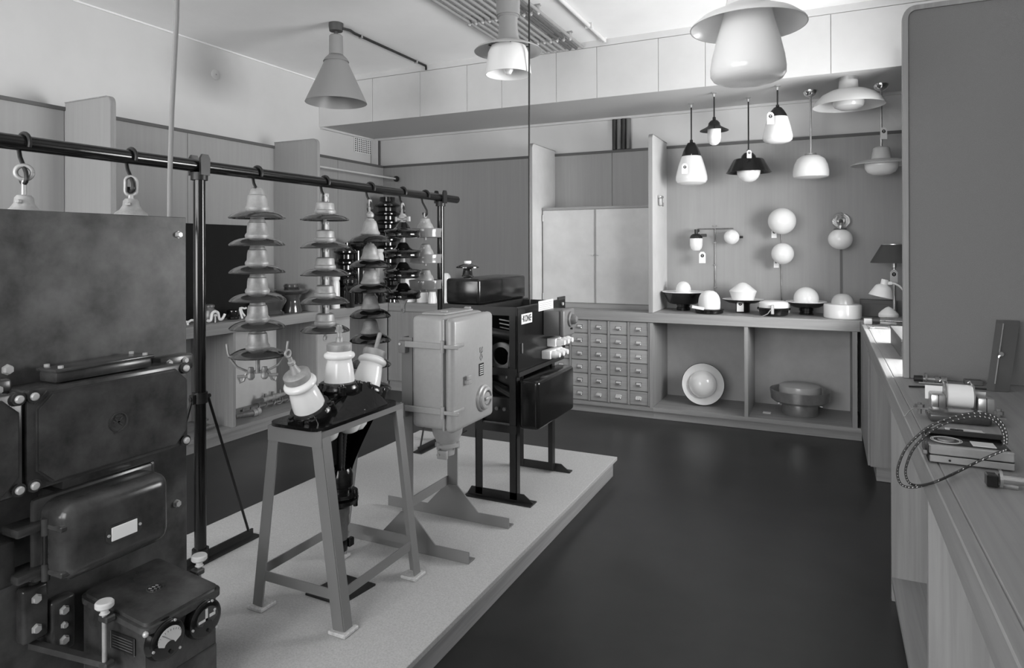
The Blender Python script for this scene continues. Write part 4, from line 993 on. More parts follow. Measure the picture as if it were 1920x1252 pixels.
# 2 small brim lamp
th, pp, p = pendant('pendant_lamp', 'small black brimmed lamp with a white capsule glass', 372, 480); rod(th, pp, 635)
B().lathe(pp([(0, 625), (9, 625), (10, 640), (22, 646), (34, 660), (36, 672), (42, 680), (85, 702), (86, 705), (60, 698), (40, 692), (0, 690)]), 40).out('cap', PEND, th)
B().lathe(pp([(0, 690), (40, 690), (40, 748), (36, 768), (25, 782), (12, 789), (0, 790)]), 36).out('glass', OPAL, th)
# 3 wide black shade with globe
th, pp, p = pendant('pendant_lamp', 'wide black enamel shade with a white globe peeping below', 573, 510); rod(th, pp, 825)
B().lathe(pp([(0, 815), (9, 815), (10, 832), (28, 836), (42, 852), (46, 868), (0, 870)]), 36).out('cap', PEND, th)
shell(B(), pp([(44, 866), (86, 872), (92, 878), (128, 942), (135, 950)]), t=.003).out('shade', PEND, th)
B().lathe(pp([(0, 880), (50, 890), (66, 910), (71, 936), (68, 958), (58, 980), (40, 997), (20, 1005), (0, 1006)]), 40).out('glass', OPAL, th)
tag_card(th, Vector((.02, -.145, pp([(0, 855)])[0][1])), .065)
# 4 high bell with black cap
th, pp, p = pendant('pendant_lamp', 'white bell lamp with black cap, high, right of the big shade', 744, 440); rod(th, pp, 560)
B().lathe(pp([(0, 552), (9, 552), (11, 564), (24, 570), (38, 586), (52, 608), (61, 628), (0, 628)]), 40).out('cap', PEND, th)
B().lathe(pp([(60, 625), (68, 650), (78, 685), (86, 720), (90, 742), (86, 760), (70, 772), (40, 779), (0, 780)]), 48).out('glass', OPAL, th)
B().box((-.075, -.03, pp([(0, 640)])[0][1]), (-.062, .0, pp([(0, 610)])[0][1]), .003, 1).out('clip', BRUSH, th)
tag_card(th, Vector((-.04, -.165, pp([(0, 650)])[0][1])), .09)
# 5 opal half dome on chrome rod
th, pp, p = pendant('pendant_lamp', 'opal half dome lamp hanging on a chrome rod', 938, 470); rod(th, pp, 845, BRUSH, .008, CHROME)
B().lathe(pp([(0, 838), (34, 838), (36, 846), (0, 846)]), 30).out('collar', BRUSH, th)
B().lathe(pp([(30, 846), (60, 853), (85, 872), (101, 905), (108, 940), (108, 968), (103, 976), (60, 984), (0, 986)]), 48).out('glass', OPAL, th)
# 6 shallow flush lamp
th, pp, p = pendant('flush_lamp', 'pale shallow brimmed lamp fixed close under the soffit', 1160, 390)
B().lathe([(0, 0)] + pp([(54, 388), (54, 412), (50, 414)]) + [(0, pp([(0, 414)])[0][1])], 36).out('collar', BRUSH, th)
B().lathe(pp([(0, 412), (56, 412), (60, 468), (0, 468)]), 36).out('neck', LSHADE, th)
shell(B(), pp([(56, 462), (110, 470), (160, 492), (196, 525), (216, 556), (217, 560)]), t=.004, seg=64).out('shade', LSHADE, th)
B().lathe(pp([(0, 505), (70, 507), (92, 525), (95, 545), (84, 564), (52, 578), (0, 583)]), 40).out('glass', OPALD, th)
# 7 lamp with bowl under a wide thin brim
th, pp, p = pendant('pendant_lamp', 'opal bowl lamp with wide thin brim, rightmost pendant', 1352, 432); rod(th, pp, 805, BRUSH, .008, CHROME)
B().lathe(pp([(0, 797), (30, 797), (46, 804), (50, 808), (62, 868), (64, 874), (0, 876)]), 40).out('neck', LSHADE, th)
shell(B(), pp([(60, 872), (110, 876), (150, 886), (185, 902), (186, 905)]), t=.003, seg=64).out('brim', LSHADE, th)
B().lathe(pp([(0, 882), (100, 884), (104, 900), (100, 925), (84, 948), (52, 962), (0, 966)]), 44).out('bowl', OPAL, th)
tag_card(th, Vector((.015, -.02, pp([(0, 722)])[0][1])), .09)

# ================================================================== WALL LAMPS AT THE BACK
u8 = lambda x: 1220 + x/4.8
v8 = lambda y: 370 + y/4.8
def wpt(x, y, off=0): return atY(u8(x), v8(y), YBF - off)
# bulkhead lamp
p = wpt(410, 400, .11)
th = thing('wall_lamp', 'oval white bulkhead lamp with dark collar on the back wall', 'lamp', p, group='wall lamps behind the worktop')
s, cth = scale_at(p); k = s/4.8
B().lathe([(0, 72*k), (30*k, 72*k), (46*k, 60*k), (54*k, 44*k), (56*k, 34*k), (52*k, 26*k), (0, 26*k)], 32).box((.04, -.012, .045*1), (.09, .012, .07), .003, 1).cyl((0, 0, 66*k), (0, 0, 112*k), .016, seg=12).out('collar', BLACKM, th)
B().lathe([(0, 42*k), (53*k, 42*k), (56*k, 20*k), (55*k, -30*k), (48*k, -58*k), (30*k, -78*k), (0, -84*k)], 36).out('glass', OPAL, th)
B().cyl((0, 0, .10), (0, .11, .10), .012, seg=10).out('wall_bracket', BLACKM, th)
tag_card(th, Vector((58*k, -.03, -140*k)), .10)
# small globe
p = wpt(728, 357, .10); s, cth = scale_at(p); k = s/4.8
th = thing('wall_lamp', 'small white globe wall lamp right of the bulkhead lamp', 'lamp', p, group='wall lamps behind the worktop')
B().sphere((0, 0, 0), 67*k).out('globe', OPAL, th)
B().cyl((0, .02, 0), (0, .10, 0), .045, seg=24).cyl((.06, .05, .0), (.09, .05, 0), .01, seg=10).out('wall_base', BLACKM, th)
# T-shaped surface wiring for these two
a, c_, d_ = wpt(425, 285), wpt(745, 287), wpt(580, 845)
w_ = B(); m_ = wpt(580, 287)
w_.cyl((a.x, YBF - .006, a.z), (c_.x, YBF - .006, a.z), .0055, seg=8).cyl((m_.x, YBF - .006, a.z), (m_.x, YBF - .006, HC + .02), .0055, seg=8)
wo = w_.out('surface_wiring', MISC)
tag(at_base(wo, (m_.x, YBF, HC)), 'T-shaped surface wiring between bulkhead and small globe lamp', 'wiring')
for z_ in (1.1, 1.3, 1.5, 1.65): B().box((-.014, -.014, z_ - HC - .006), (.014, 0, z_ - HC + .006), .001, 1).out('cable_clip', MISC, wo)
# two big globes one above another
for x_, y_, r_, lab, zb in ((1181, 213, 128, 'large white globe wall lamp, upper of the centre pair', 1.0), (1187, 506, 103, 'medium white globe wall lamp, lower of the centre pair', 1.0)):
    p = wpt(x_, y_, .15); s, cth = scale_at(p); k = s/4.8
    th = thing('wall_lamp', lab, 'lamp', p, group='wall lamps behind the worktop')
    B().sphere((0, 0, 0), r_*k*.935, (1, 1, 1), 40, 20).out('globe', OPAL, th)
    B().lathe([(0, 0), (.05, 0), (.05, .03), (.06, .05), (0, .05)], 24, (0, .10, 0), (0, 1, 0)).out('wall_base', INW, th)
    tag_card(th, Vector((-r_*k*.55, .06, -r_*k*.86)), .075)
dd = wpt(1176, 700)
tag(at_base(B().cyl((dd.x, YBF - .005, HC + .01), (dd.x, YBF - .005, 1.75), .0045, seg=8).out('surface_wiring', MISC), (dd.x, YBF, HC)), 'thin vertical wire below the centre pair of globes', 'wiring')
# clear glass disc over grey globe
p = wpt(1707, 375, .14); s, cth = scale_at(p); k = s/4.8
th = thing('wall_lamp', 'opal globe wall lamp with cut-off top, under the glass disc', 'lamp', p, group='wall lamps behind the worktop')
pr = [(0, -93*k)] + [(103*k*math.cos(math.radians(t)), 95*k*math.sin(math.radians(t))) for t in range(-80, 76, 10)] + [(60*k, 91*k), (0, 89*k)]
B().lathe(pr, 44).out('globe', OPAL, th)
B().lathe([(0, 89*k), (52*k, 89*k), (54*k, 93*k), (0, 94*k)], 32).out('top_rim', BLACKM, th)
B().cyl((0, 0, 93*k), (0, 0, 112*k), .012, seg=10).cyl((0, 0, 112*k), (0, .135, 112*k), .01, seg=10).out('wall_arm', BRUSH, th)
p = wpt(1713, 213, .05)
th = thing('glass_rosette', 'round clear glass rosette with dark centre on the wall', 'lamp part', p)
B().lathe([(.035, 0), (.068, 0), (.070, .006), (.066, .012), (.050, .016), (.035, .012)], 36, (0, 0, 0), (0, -1, 0), closed=True).out('glass_ring', GLASS, th)
B().lathe([(0, 0), (.034, 0), (.032, .006), (.016, .010), (0, .010)], 24, (0, 0, 0), (0, -1, 0)).out('glass_centre', GLASS, th)
B().lathe([(0, .010), (.014, .010), (.010, .022), (0, .024)], 16, (0, 0, 0), (0, -1, 0)).out('centre', BLACKM, th)
B().cyl((0, 0, 0), (0, .049, 0), .016, seg=12).cyl((0, -.01, -.01), (0, -.01, -.09), .005, seg=8).out('stem', BRUSH, th)
dd = wpt(1714, 700)
tag(at_base(B().box((dd.x - .009, YBF - .006, HC + .01), (dd.x + .009, YBF - .0005, 1.55)).out('surface_wiring', mat('wiring_strip', .15, .7)), (dd.x, YBF, HC)), 'flat vertical wiring strip below the rightmost globe', 'wiring')

# ================================================================== LAMPS STANDING ON THE BACK WORKTOP
def clamp_lamp(label, x, y, Yp, name='display_lamp'):
    q = atY(u8(x), v8(y), Yp); p = Vector((q.x, Yp, HC + .001))
    s, cth = scale_at(p); k = s/4.8*cth
    return thing(name, label, 'lamp', p, group='lamps standing on the back worktop'), k
# heights measured upward from the foot, in 1/4.8 px
def L(k, pts, y0): return [(r*k, (y0 - y)*k*1.03) for r, y in pts]
th, k = clamp_lamp('black bowl reflector lamp with small white globe, leftmost on worktop', 295, 1000, 5.97)
B().lathe(L(k, [(0, 1010), (62, 1010), (62, 985), (56, 982), (56, 970), (62, 968), (62, 950), (0, 950)], 1010), 36).out('base', BLACK, th)
shell(B(), L(k, [(60, 955), (120, 950), (140, 935), (182, 858), (190, 846), (192, 842)], 1010), t=.004, seg=48).out('reflector', ENAM, th)
B().lathe(L(k, [(186, 850), (194, 846), (194, 840), (184, 843), (130, 870), (64, 880), (0, 880)], 1010), 48).out('white_lining', INW, th)
B().lathe(L(k, [(0, 880), (66, 870), (69, 840), (67, 812), (58, 785), (42, 764), (22, 753), (0, 750)], 1010), 36).out('glass', OPALM, th)
th, k = clamp_lamp('white dome lamp on a flat black base with paper slip', 528, 1025, 5.78)
B().lathe(L(k, [(0, 1037), (118, 1037), (126, 1030), (126, 1010), (132, 1006), (132, 998), (112, 994), (0, 992)], 1037), 40).out('base', BLACK, th)
B().lathe(L(k, [(0, 995), (98, 995), (100, 940), (96, 905), (84, 873), (64, 848), (38, 834), (0, 830)], 1037), 44).out('glass', OPALM, th)
B().box((-.13, -.115, .028), (-.03, -.112, .052), M=Matrix.Rotation(.15, 4, 'Y')).out('paper_slip', PAPER, th)
th, k = clamp_lamp('white cone topped glass lamp on thin black dish, with hanging tag', 830, 1020, 5.97)
B().lathe(L(k, [(0, 1030), (62, 1030), (64, 1020), (64, 960), (70, 945), (0, 945)], 1030), 36).out('base', BLACK, th)
shell(B(), L(k, [(60, 948), (130, 940), (165, 925), (186, 912), (188, 908)], 1030), t=.004).out('dish', ENAM, th)
B().lathe(L(k, [(180, 915), (188, 908), (184, 906), (150, 918), (90, 930), (0, 932)], 1030), 44).out('white_lining', INW, th)
B().lathe(L(k, [(0, 930), (95, 928), (102, 905), (116, 860), (126, 835), (118, 825), (90, 802), (58, 775), (28, 757), (0, 752)], 1030), 44).out('glass', OPAL, th)
tag_card(th, Vector((-.012, -.085, .062)), .10)
th, k = clamp_lamp('low white drum lamp in a black clamped ring base', 1107, 1045, 5.79)
B().lathe(L(k, [(0, 1062), (110, 1062), (130, 1050), (134, 1010), (150, 1006), (152, 994), (146, 986), (130, 984), (0, 984)], 1062), 44).out('base', BLACK, th)
B().lathe(L(k, [(0, 990), (136, 990), (138, 965), (134, 942), (120, 930), (90, 924), (0, 920)], 1062), 44).out('glass', OPAL, th)
for a in (-PI/2, PI/6, 5*PI/6): B().box((-.012, -.012, .02), (.012, .012, .095), .003, 1, Matrix.Translation((148*k*math.cos(a), 148*k*math.sin(a), 0))).out('spring_clip', BRUSH, th)
B().tube([(-.01, -.185, .06), (-.03, -.20, .03), (-.07, -.20, .008), (-.13, -.19, .004)], .004, 8).out('flex', CABLEG, th)
th, k = clamp_lamp('white globe on a thin black dish with chrome foot', 1400, 1035, 5.97)
B().lathe(L(k, [(0, 1047), (66, 1047), (68, 1035), (60, 1030), (60, 1012), (66, 1008), (66, 985), (80, 975), (0, 975)], 1047), 36).out('base', BLACK, th)
shell(B(), L(k, [(70, 985), (120, 975), (160, 955), (184, 930), (188, 922)], 1047), t=.004).out('dish', ENAM, th)
B().lathe(L(k, [(180, 932), (190, 924), (186, 919), (150, 938), (100, 946), (0, 948)], 1047), 44).out('white_lining', INW, th)
B().lathe(L(k, [(0, 948)] + [(117*math.cos(math.radians(t)), 898 - 115*math.sin(math.radians(t))) for t in range(-25, 86, 10)] + [(0, 783)], 1047), 44).out('globe', OPAL, th)
th, k = clamp_lamp('wide white drum lamp topped by a grey dome, right end of worktop', 1727, 1065, 5.80)
B().lathe(L(k, [(0, 1082), (168, 1082), (174, 1074), (174, 958), (168, 947), (120, 943), (0, 943)], 1082), 56).out('drum', OPAL, th)
B().lathe(L(k, [(0, 946), (104, 946), (103, 925), (94, 895), (78, 870), (52, 852), (24, 846), (0, 845)], 1082), 44).out('dome', OPALD, th)

# ================================================================== LAMPS IN THE OPEN BAYS BELOW
q = atZ(1320.5, 757, ZB)
p = Vector((q.x, 5.86, ZB + .001)); s, cth = scale_at(p); k = s/2.8235
th = thing('reflector_dish', 'white enamel reflector dish leaning in the left open bay', 'lamp', p)
n_ = Vector((.28, -1, .18)).normalized(); R_ = 108*k; cz = R_*n_.xy.length + .01
b = B(); shell(b, [(40*k, -.07), (70*k, -.06), (98*k, -.02), (R_, 0), (R_ + .004, .004)], (0, 0, cz), .004, 56, n_); b.out('dish', ENAM, th)
B().lathe([(0, -.052), (66*k, -.050), (95*k, -.014), (R_ - .004, .004), (R_, .008)], 56, (0, 0, cz), n_).out('white_lining', INW, th)
B().lathe([(0, -.05), (72*k, -.049), (71*k, -.01), (64*k, .02), (48*k, .045), (26*k, .058), (0, .062)], 44, Vector((0, 0, cz)), n_).out('glass', OPAL, th)
q = atZ(1500, 776, ZB)
p = Vector((q.x, 5.90, ZB + .001)); s, cth = scale_at(p); k = s/2.8235*cth
th = thing('drum_lamp', 'brushed metal drum lamp with white top in the right open bay', 'lamp', p)
L2 = lambda pts: [(r*k, (1128 - y)*k*1.02) for r, y in pts]
B().lathe(L2([(0, 1128), (92, 1128), (96, 1122), (96, 1062), (0, 1062)]), 48).out('foot', BRUSH, th)
shell(B(), L2([(94, 1064), (140, 1058), (156, 1045), (162, 1000), (163, 990)]), t=.004, seg=56).out('metal_ring', BRUSH, th)
B().lathe(L2([(0, 1040), (112, 1040), (114, 985), (110, 968), (100, 962), (0, 958)]), 48).out('opal_top', OPALD, th)
for sx in (-1, 1): B().cyl((sx*96*k, 0, 55*k), (sx*118*k, 0, 50*k), .008, seg=10).out('side_screw', CHROME, th)
q = atZ(1438, 774, ZB)
tag(at_base(B().box((q.x - .03, q.y - .025, ZB + .0005), (q.x + .03, q.y + .025, ZB + .006), .001, 1, ).out('paper_slip', PAPER), (q.x, q.y, ZB)), 'small paper card lying before the brushed metal drum lamp', 'card')

# ================================================================== RIGHT BACK CORNER
g4 = lambda x, y: (1580 + x/4.471, 440 + y/4.471)
# dark shaded table lamp
pB = Vector((.51, 5.90, HC + .001)); q = atY(*g4(433, 400), 5.90); pB.x = q.x
s, cth = scale_at(pB); k = s/4.471*cth
zz_ = lambda y: atY(*g4(433, y), 5.90).z - pB.z
th = thing('table_lamp', 'table lamp with dark conical shade in the right back corner', 'lamp', pB)
B().lathe([(0, 0), (.075, 0), (.075, .012), (.04, .02), (.012, .03), (.010, zz_(280)), (.016, zz_(275)), (.016, zz_(235)), (0, zz_(235))], 28).out('stem', BRUSH, th)
shell(B(), [(205*k, zz_(236)), (204*k, zz_(228)), (112*k, zz_(86)), (110*k, zz_(82))], t=.003, seg=48).out('shade', SHADE, th)
B().lathe([(110*k, zz_(84)), (112*k, zz_(84)), (112*k, zz_(78)), (109*k, zz_(78))], 48, closed=True).out('shade_ring', BRUSH, th)
tag_card(th, Vector((-.005, -.03, zz_(348))), .10)
# white desk lamp
p = Vector((atY(*g4(500, 700), 5.66).x + .06, 5.66, HC + .001))
th = thing('desk_lamp', 'small white desk lamp with bent arm in the right corner', 'lamp', p)
def dl(x, y): return atY(*g4(x, y), 5.60) - p
def lc(x, y): v = dl(x, y); return Vector((v.x, v.y, v.z))
top = lc(357, 375); mid = lc(350, 425); ctr = lc(318, 532)
ax = (ctr - top).normalized(); s, _ = scale_at(p); k = s/4.471*.93
B().lathe([(0, 0), (28*k, 0), (30*k, 6*k), (30*k, 45*k), (44*k, 52*k), (62*k, 62*k), (72*k, 80*k), (104*k, 158*k), (101*k, 158*k), (66*k, 80*k), (0, 62*k)], 40, top, ax).out('shade', WHT, th)
B().sphere(top + ax*140*k, 26*k, u=20, v=12).out('bulb', OPAL, th)
j = lc(400, 405)
B().tube([lc(380, 405), j, lc(440, 410), lc(475, 430), lc(505, 462), Vector((.06, .04, .22)), Vector((.06, .05, .03))], .007, 10).out('bent_arm', INW, th)
B().lathe([(0, 0), (.07, 0), (.068, .015), (.03, .025), (0, .027)], 28, (.06, .05, 0)).out('base', WHT, th)
B().box(j - Vector((.018, .012, .012)), j + Vector((.012, .012, .012)), .003, 1).out('joint', WHT, th)
# pointed glass shade, lamp tube, carton, box
q = atZ(*g4(385, 690), HC); p = Vector((atY(*g4(385, 680), 5.52).x, 5.52, HC + .001)); s, cth = scale_at(p); k = s/4.471*cth
p.z = HC + .001
th = tag(B().lathe([(0, 0), (68*k, 0), (74*k, 20*k), (88*k, 72*k), (86*k, 92*k), (60*k, 122*k), (24*k, 152*k), (0, 162*k)], 40).out('pointed_glass_lamp', OPAL), 'pointed white glass shade lying under the desk lamp', 'lamp shade'); th.location = p
def tube_pt(x, y, Yp, z=.03): q = atY(*g4(x, y), Yp); return Vector((q.x, Yp, HC + z))
p0, p1 = tube_pt(310, 715, 5.33), tube_pt(505, 720, 5.30)
th = thing('bulb_tube', 'clear glass tubular bulb with dark socket lying in corner', 'bulb', (p0.x, 5.33, HC)); L0 = th.location
B().lathe([(0, .012), (.024, .012), (.026, .05), (.026, .13), (.032, .16), (.034, .19), (.022, .215), (0, .222)], 24, (p0.x - .01, 5.33, HC + .036), (1, -.05, 0)).out('glass', GLASS, th, off=L0)
B().lathe([(0, -.035), (.022, -.035), (.024, -.02), (.024, .012), (0, .012)], 24, (p0.x - .01, 5.33, HC + .036), (1, -.05, 0)).out('socket', BLACKM, th, off=L0)
B().cyl((p0.x, 5.33, HC + .036), (p0.x + .15, 5.323, HC + .036), .006, seg=8).out('filament_rod', MISC, th, off=L0)
c0 = tube_pt(178, 730, 5.42); c1 = tube_pt(245, 730, 5.42)
tag(at_base(B().box((c0.x, 5.39, HC + .001), (c1.x, 5.45, HC + .038), .002, 1).out('small_carton', PAPER), (c0.x, 5.42, HC)), 'small white carton near the worktop corner', 'box')
tag(at_base(B().cyl((c1.x + .004, 5.42, HC + .026), (c1.x + .034, 5.42, HC + .026), .025, seg=20).out('tape_roll', MISC), (c1.x, 5.42, HC)), 'small grey roll between carton and glass bulb', 'roll')
t0, t1 = tube_pt(222, 775, 5.12), tube_pt(375, 778, 5.12)
tag(at_base(B().box((t0.x, 5.10, HC + .001), (t0.x + .03, 5.14, HC + .016), .004, 1).cyl((t0.x + .03, 5.12, HC + .010), (t1.x, 5.12, HC + .010), .008, seg=10).out('metal_tool', CHROME), (t0.x, 5.12, HC)), 'bright metal rod tool lying across the sunlit worktop', 'tool')
b0 = Vector((.330, 3.76, HC + .001))
th = thing('wooden_box', 'long dark wooden box on the sunlit right worktop', 'box', (.40, 4.05, HC + .001)); L0 = th.location
B().box((.330, 3.76, HC + .001), (.52, 4.38, HC + .085), .003, 1).out('body', STAIN, th, off=L0)
B().box((.326, 3.756, HC + .085), (.524, 4.384, HC + .100), .003, 1).out('lid', STAIN, th, off=L0)
q = atY(*g4(165, 640), 5.98)
tag(at_base(B().box((q.x - .01, 5.985, HC + .001), (q.x + .24, 6.12, HC + .13), .004, 1).box((q.x - .012, 5.983, HC + .1), (q.x + .242, 6.122, HC + .132), .003, 1).out('cardboard_box', mat('cardboard', .14, .8)), (q.x, 6.0, HC)), 'plain dark carton behind the white desk lamp', 'box')

# ================================================================== TOOLS ON THE NEAR RIGHT WORKTOP
h4 = lambda x, y: (1640 + x/4.175, 660 + y/4.175)
def on(x, y, z=0): q = atZ(*h4(x, y), HC + z); return q
# transformer coil
a0, a1 = on(440, 478), on(882, 485)
yc = (a0.y + a1.y)/2; xa, xb = a0.x, a1.x; wd = xb - xa
th = thing('wound_coil', 'paper wrapped coil between two steel clamp blocks', 'coil', ((xa + xb)/2, yc + .05, HC + .001)); L0 = th.location
s, _ = scale_at((xa, yc, HC)); k = s/4.175
H = lambda y: HC + .001 + max(0, (480 - y)*k)
for x0, x1 in ((450, 555), (768, 882)):
    X0, X1 = xa + (x0 - 440)*k*.96, xa + (x1 - 440)*k*.96
    blk = B().box((X0, yc, HC + .001), (X1, yc + .07, H(350)), .006, 2).out('clamp_block', BRUSH, th, off=L0)
    B().box(((X0 + X1)/2 - .001, yc - .001, H(455)), ((X0 + X1)/2 + .001, yc + .003, H(350))).out('slot', INK, blk, off=L0)
X0, X1 = xa + 118*k*.96, xa + 310*k*.96
B().cyl((X0, yc + .045, H(365)), (X1, yc + .045, H(365)), .038, seg=36).out('winding', PAPER, th, off=L0)
for x_ in (X0, X1): B().lathe([(0, -.002), (.044, -.002), (.044, .002), (0, .002)], 32, (x_, yc + .045, H(365)), (1, 0, 0)).out('end_cheek', MISC, th, off=L0)
B().box((xa - .004, yc + .075, H(420)), (xa + .05, yc + .079, H(312))).box((xb - .05, yc + .075, H(430)), (xb + .004, yc + .079, H(335))).out('printed_label', PAPER, th, off=L0)
for x_ in (X0, X1): B().tube([(x_, yc + .03, H(330)), (x_ - .002, yc + .025, H(300)), (x_ - .004, yc + .03, H(262)), (x_ - .010, yc + .03, H(240)), (x_ - .016, yc + .03, H(255))], .0025, 8).out('wire_end', CHROME, th, off=L0)
# iron base with terminal screw, in front of the coil
c0 = on(425, 545); 
th = thing('iron_base_block', 'dark iron base block with terminal screw before the coil', 'block', (c0.x + .08, c0.y + .05, HC + .001)); L0 = th.location
B().box((c0.x, c0.y, HC + .001), (c0.x + .165, c0.y + .10, HC + .030), .010, 3).out('body', IRON, th, off=L0)
B().box((c0.x - .035, c0.y + .055, HC + .026), (c0.x + .01, c0.y + .08, HC + .031)).cyl((c0.x - .018, c0.y + .067, HC + .010), (c0.x - .018, c0.y + .067, HC + .045), .006, seg=10).lathe([(0, .031), (.014, .031), (.014, .040), (0, .041)], 6, (c0.x - .018, c0.y + .067, HC)).out('terminal', MISC, th, off=L0)
B().tube([(c0.x - .03, c0.y + .06, HC + .03), (c0.x - .05, c0.y + .045, HC + .018), (c0.x - .064, c0.y + .03, HC + .002), (c0.x - .067, c0.y + .02, HC + .002)], .0014, 6).out('bare_wire', CHROME, th, off=L0)
B().cyl((c0.x + .19, c0.y + .05, HC + .001), (c0.x + .19, c0.y + .05, HC + .05), .007, seg=10).lathe([(0, .032), (.013, .032), (.013, .042), (0, .043)], 6, (c0.x + .19, c0.y + .05, HC)).box((c0.x + .15, c0.y + .03, HC + .02), (c0.x + .205, c0.y + .07, HC + .026)).out('terminal', MISC, th, off=L0)
# instrument box with dial
i0 = on(430, 862); i1 = on(1035, 945)
IX0, IX1, IY0 = .232, .412, 1.985
th = thing('instrument_box', 'black instrument box with ringed dial on the worktop edge', 'instrument', ((IX0 + IX1)/2, IY0 + .06, HC + .001)); L0 = th.location
B().box((IX0, IY0, HC + .001), (IX1, IY0 + .135, HC + .046), .006, 2).out('body', BLACK, th, off=L0)
B().box((IX0 + .002, IY0 - .004, HC + .024), (IX1, IY0 + .012, HC + .048), .003, 1).out('front_strip', BRUSH, th, off=L0)
B().box((IX0 + .003, IY0 - .003, HC + .004), (IX1, IY0 + .004, HC + .021), .002, 1).out('lower_strip', BRUSH, th, off=L0)
dlx, dly = IX0 + .048, IY0 + .066
b = B()
for r0, r1 in ((.034, .0355), (.029, .0305)): b.lathe([(r0, 0), (r1, 0), (r1, .0008), (r0, .0008)], 40, (dlx, dly, HC + .0462), closed=True)
for kk in range(24):
    a = kk*2*PI/24; b.beam((dlx + .031*math.cos(a), dly + .031*math.sin(a), HC + .0466), (dlx + .0335*math.cos(a), dly + .0335*math.sin(a), HC + .0466), .0008, .0006)
b.out('dial_ring', PALE, th, off=L0)
B().lathe([(0, 0), (.020, 0), (.018, .004), (.012, .002), (0, .002)], 30, (dlx, dly, HC + .046)).out('dial_hub', MISC, th, off=L0)
B().box((IX0 + .10, IY0 + .03, HC + .0461), (IX0 + .15, IY0 + .075, HC + .048), .0008, 1).out('paper_label', PALE, th, off=L0)
B().box((IX0 + .006, IY0 + .120, HC + .046), (IX1, IY0 + .135, HC + .058), .002, 1).out('rear_rib', BLACKM, th, off=L0)
B().cyl((IX0 - .008, IY0 + .03, HC + .018), (IX0, IY0 + .03, HC + .018), .006, seg=10).out('side_screw', MISC, th, off=L0)
B().cyl((IX0 + .046, IY0 - .0035, HC + .012), (IX0 + .046, IY0 - .0028, HC + .012), .003, seg=10).out('screw_hole', INK, th, off=L0)
# plate instrument lying behind it
th = thing('scale_plate', 'pale scale plate with small dark parts behind the instrument box', 'instrument', (.365, 2.22, HC + .001)); L0 = th.location
B().box((.305, 2.20, HC + .001), (.40, 2.29, HC + .022), .004, 1).out('body', BLACKM, th, off=L0)
B().box((.308, 2.215, HC + .022), (.398, 2.285, HC + .026), .001, 1).out('scale_card', PALE, th, off=L0)
for x_ in (.318, .334): B().cyl((x_, 2.21, HC + .026), (x_, 2.21, HC + .040), .008, seg=14).out('terminal_knob', BLACKM, th, off=L0)
B().box((.275, 2.185, HC + .001), (.32, 2.197, HC + .006), .001, 1).out('brass_strip', MISC, th, off=L0)
tagp = B().prism([(.345, 2.165), (.365, 2.150), (.385, 2.152), (.392, 2.170), (.388, 2.195), (.365, 2.185)], HC + .040, HC + .0415, 'xy')
tag(at_base(tagp.out('paper_tag', PAPER), (.37, 2.17, HC + .04)), 'pointed paper tag tied to the scale plate', 'tag')
# looped braided flex with light flecks
def lp(x, y, Yp): return atY(*h4(x, y), Yp)
ctrl = [(1035, 760), (960, 790), (800, 860), (620, 950), (430, 1030), (300, 1058), (215, 1040), (180, 975), (185, 890), (240, 760), (340, 650), (450, 570), (600, 510), (760, 478), (900, 490), (990, 550), (1030, 640), (1030, 720), (990, 780), (820, 850), (560, 960)]
fl = thing('flex_loop', 'looped braided flex with pale flecks hanging over the worktop edge', 'cable', (.30, 1.93, HC)); L0 = fl.location
for off, nm in ((0, 'flex_strand'), (1, 'flex_strand')):
    ps = []
    for i, (x, y) in enumerate(ctrl[:18] if off == 0 else ctrl[:18]):
        f_ = 1.0
        if off: x = 600 + (x - 600)*.90 + 22; y = 780 + (y - 780)*.93 + 4
        Yp = 1.935 + (.02 if 8 <= i <= 16 else 0)*0 + off*.008
        q = lp(x, y, Yp); z_ = atZ(*h4(x, y), HC + .006 + off*.004)
        if q.z < HC + .006 and z_.x > .216: q = z_
        ps.append(q)
    sm = smooth([Vector(q) for q in ps], 10)
    B().tube(sm, .0030, 8).out(nm, TWINE, fl, off=L0)
    b = B()
    for i in range(2, len(sm) - 2, 3): 
        b.beam(sm[i] + Vector((0, -.0022, .0018)), sm[i].lerp(sm[i+1], .6) + Vector((0, -.0022, -.0006)), .0016, .0022)
    b.out('flecks', PALE, fl, off=L0)
# plug end at the right edge
e0 = on(860, 1035)
th = thing('plug_fitting', 'black square ended metal plug near the right picture edge', 'fitting', (e0.x + .02, 1.84, HC + .001)); L0 = th.location
B().box((e0.x, 1.83, HC + .003), (e0.x + .022, 1.86, HC + .030), .002, 1).out('black_block', BLACK, th, off=L0)
B().lathe([(0, 0), (.020, 0), (.020, .006), (.010, .007), (.010, .05), (0, .05)], 24, (e0.x + .024, 1.845, HC + .021), (1, 0, 0)).out('flange', CHROME, th, off=L0)
B().cyl((e0.x + .022, 1.845, HC + .008), (e0.x + .06, 1.845, HC + .006), .006, seg=8).out('pin', MISC, th, off=L0)
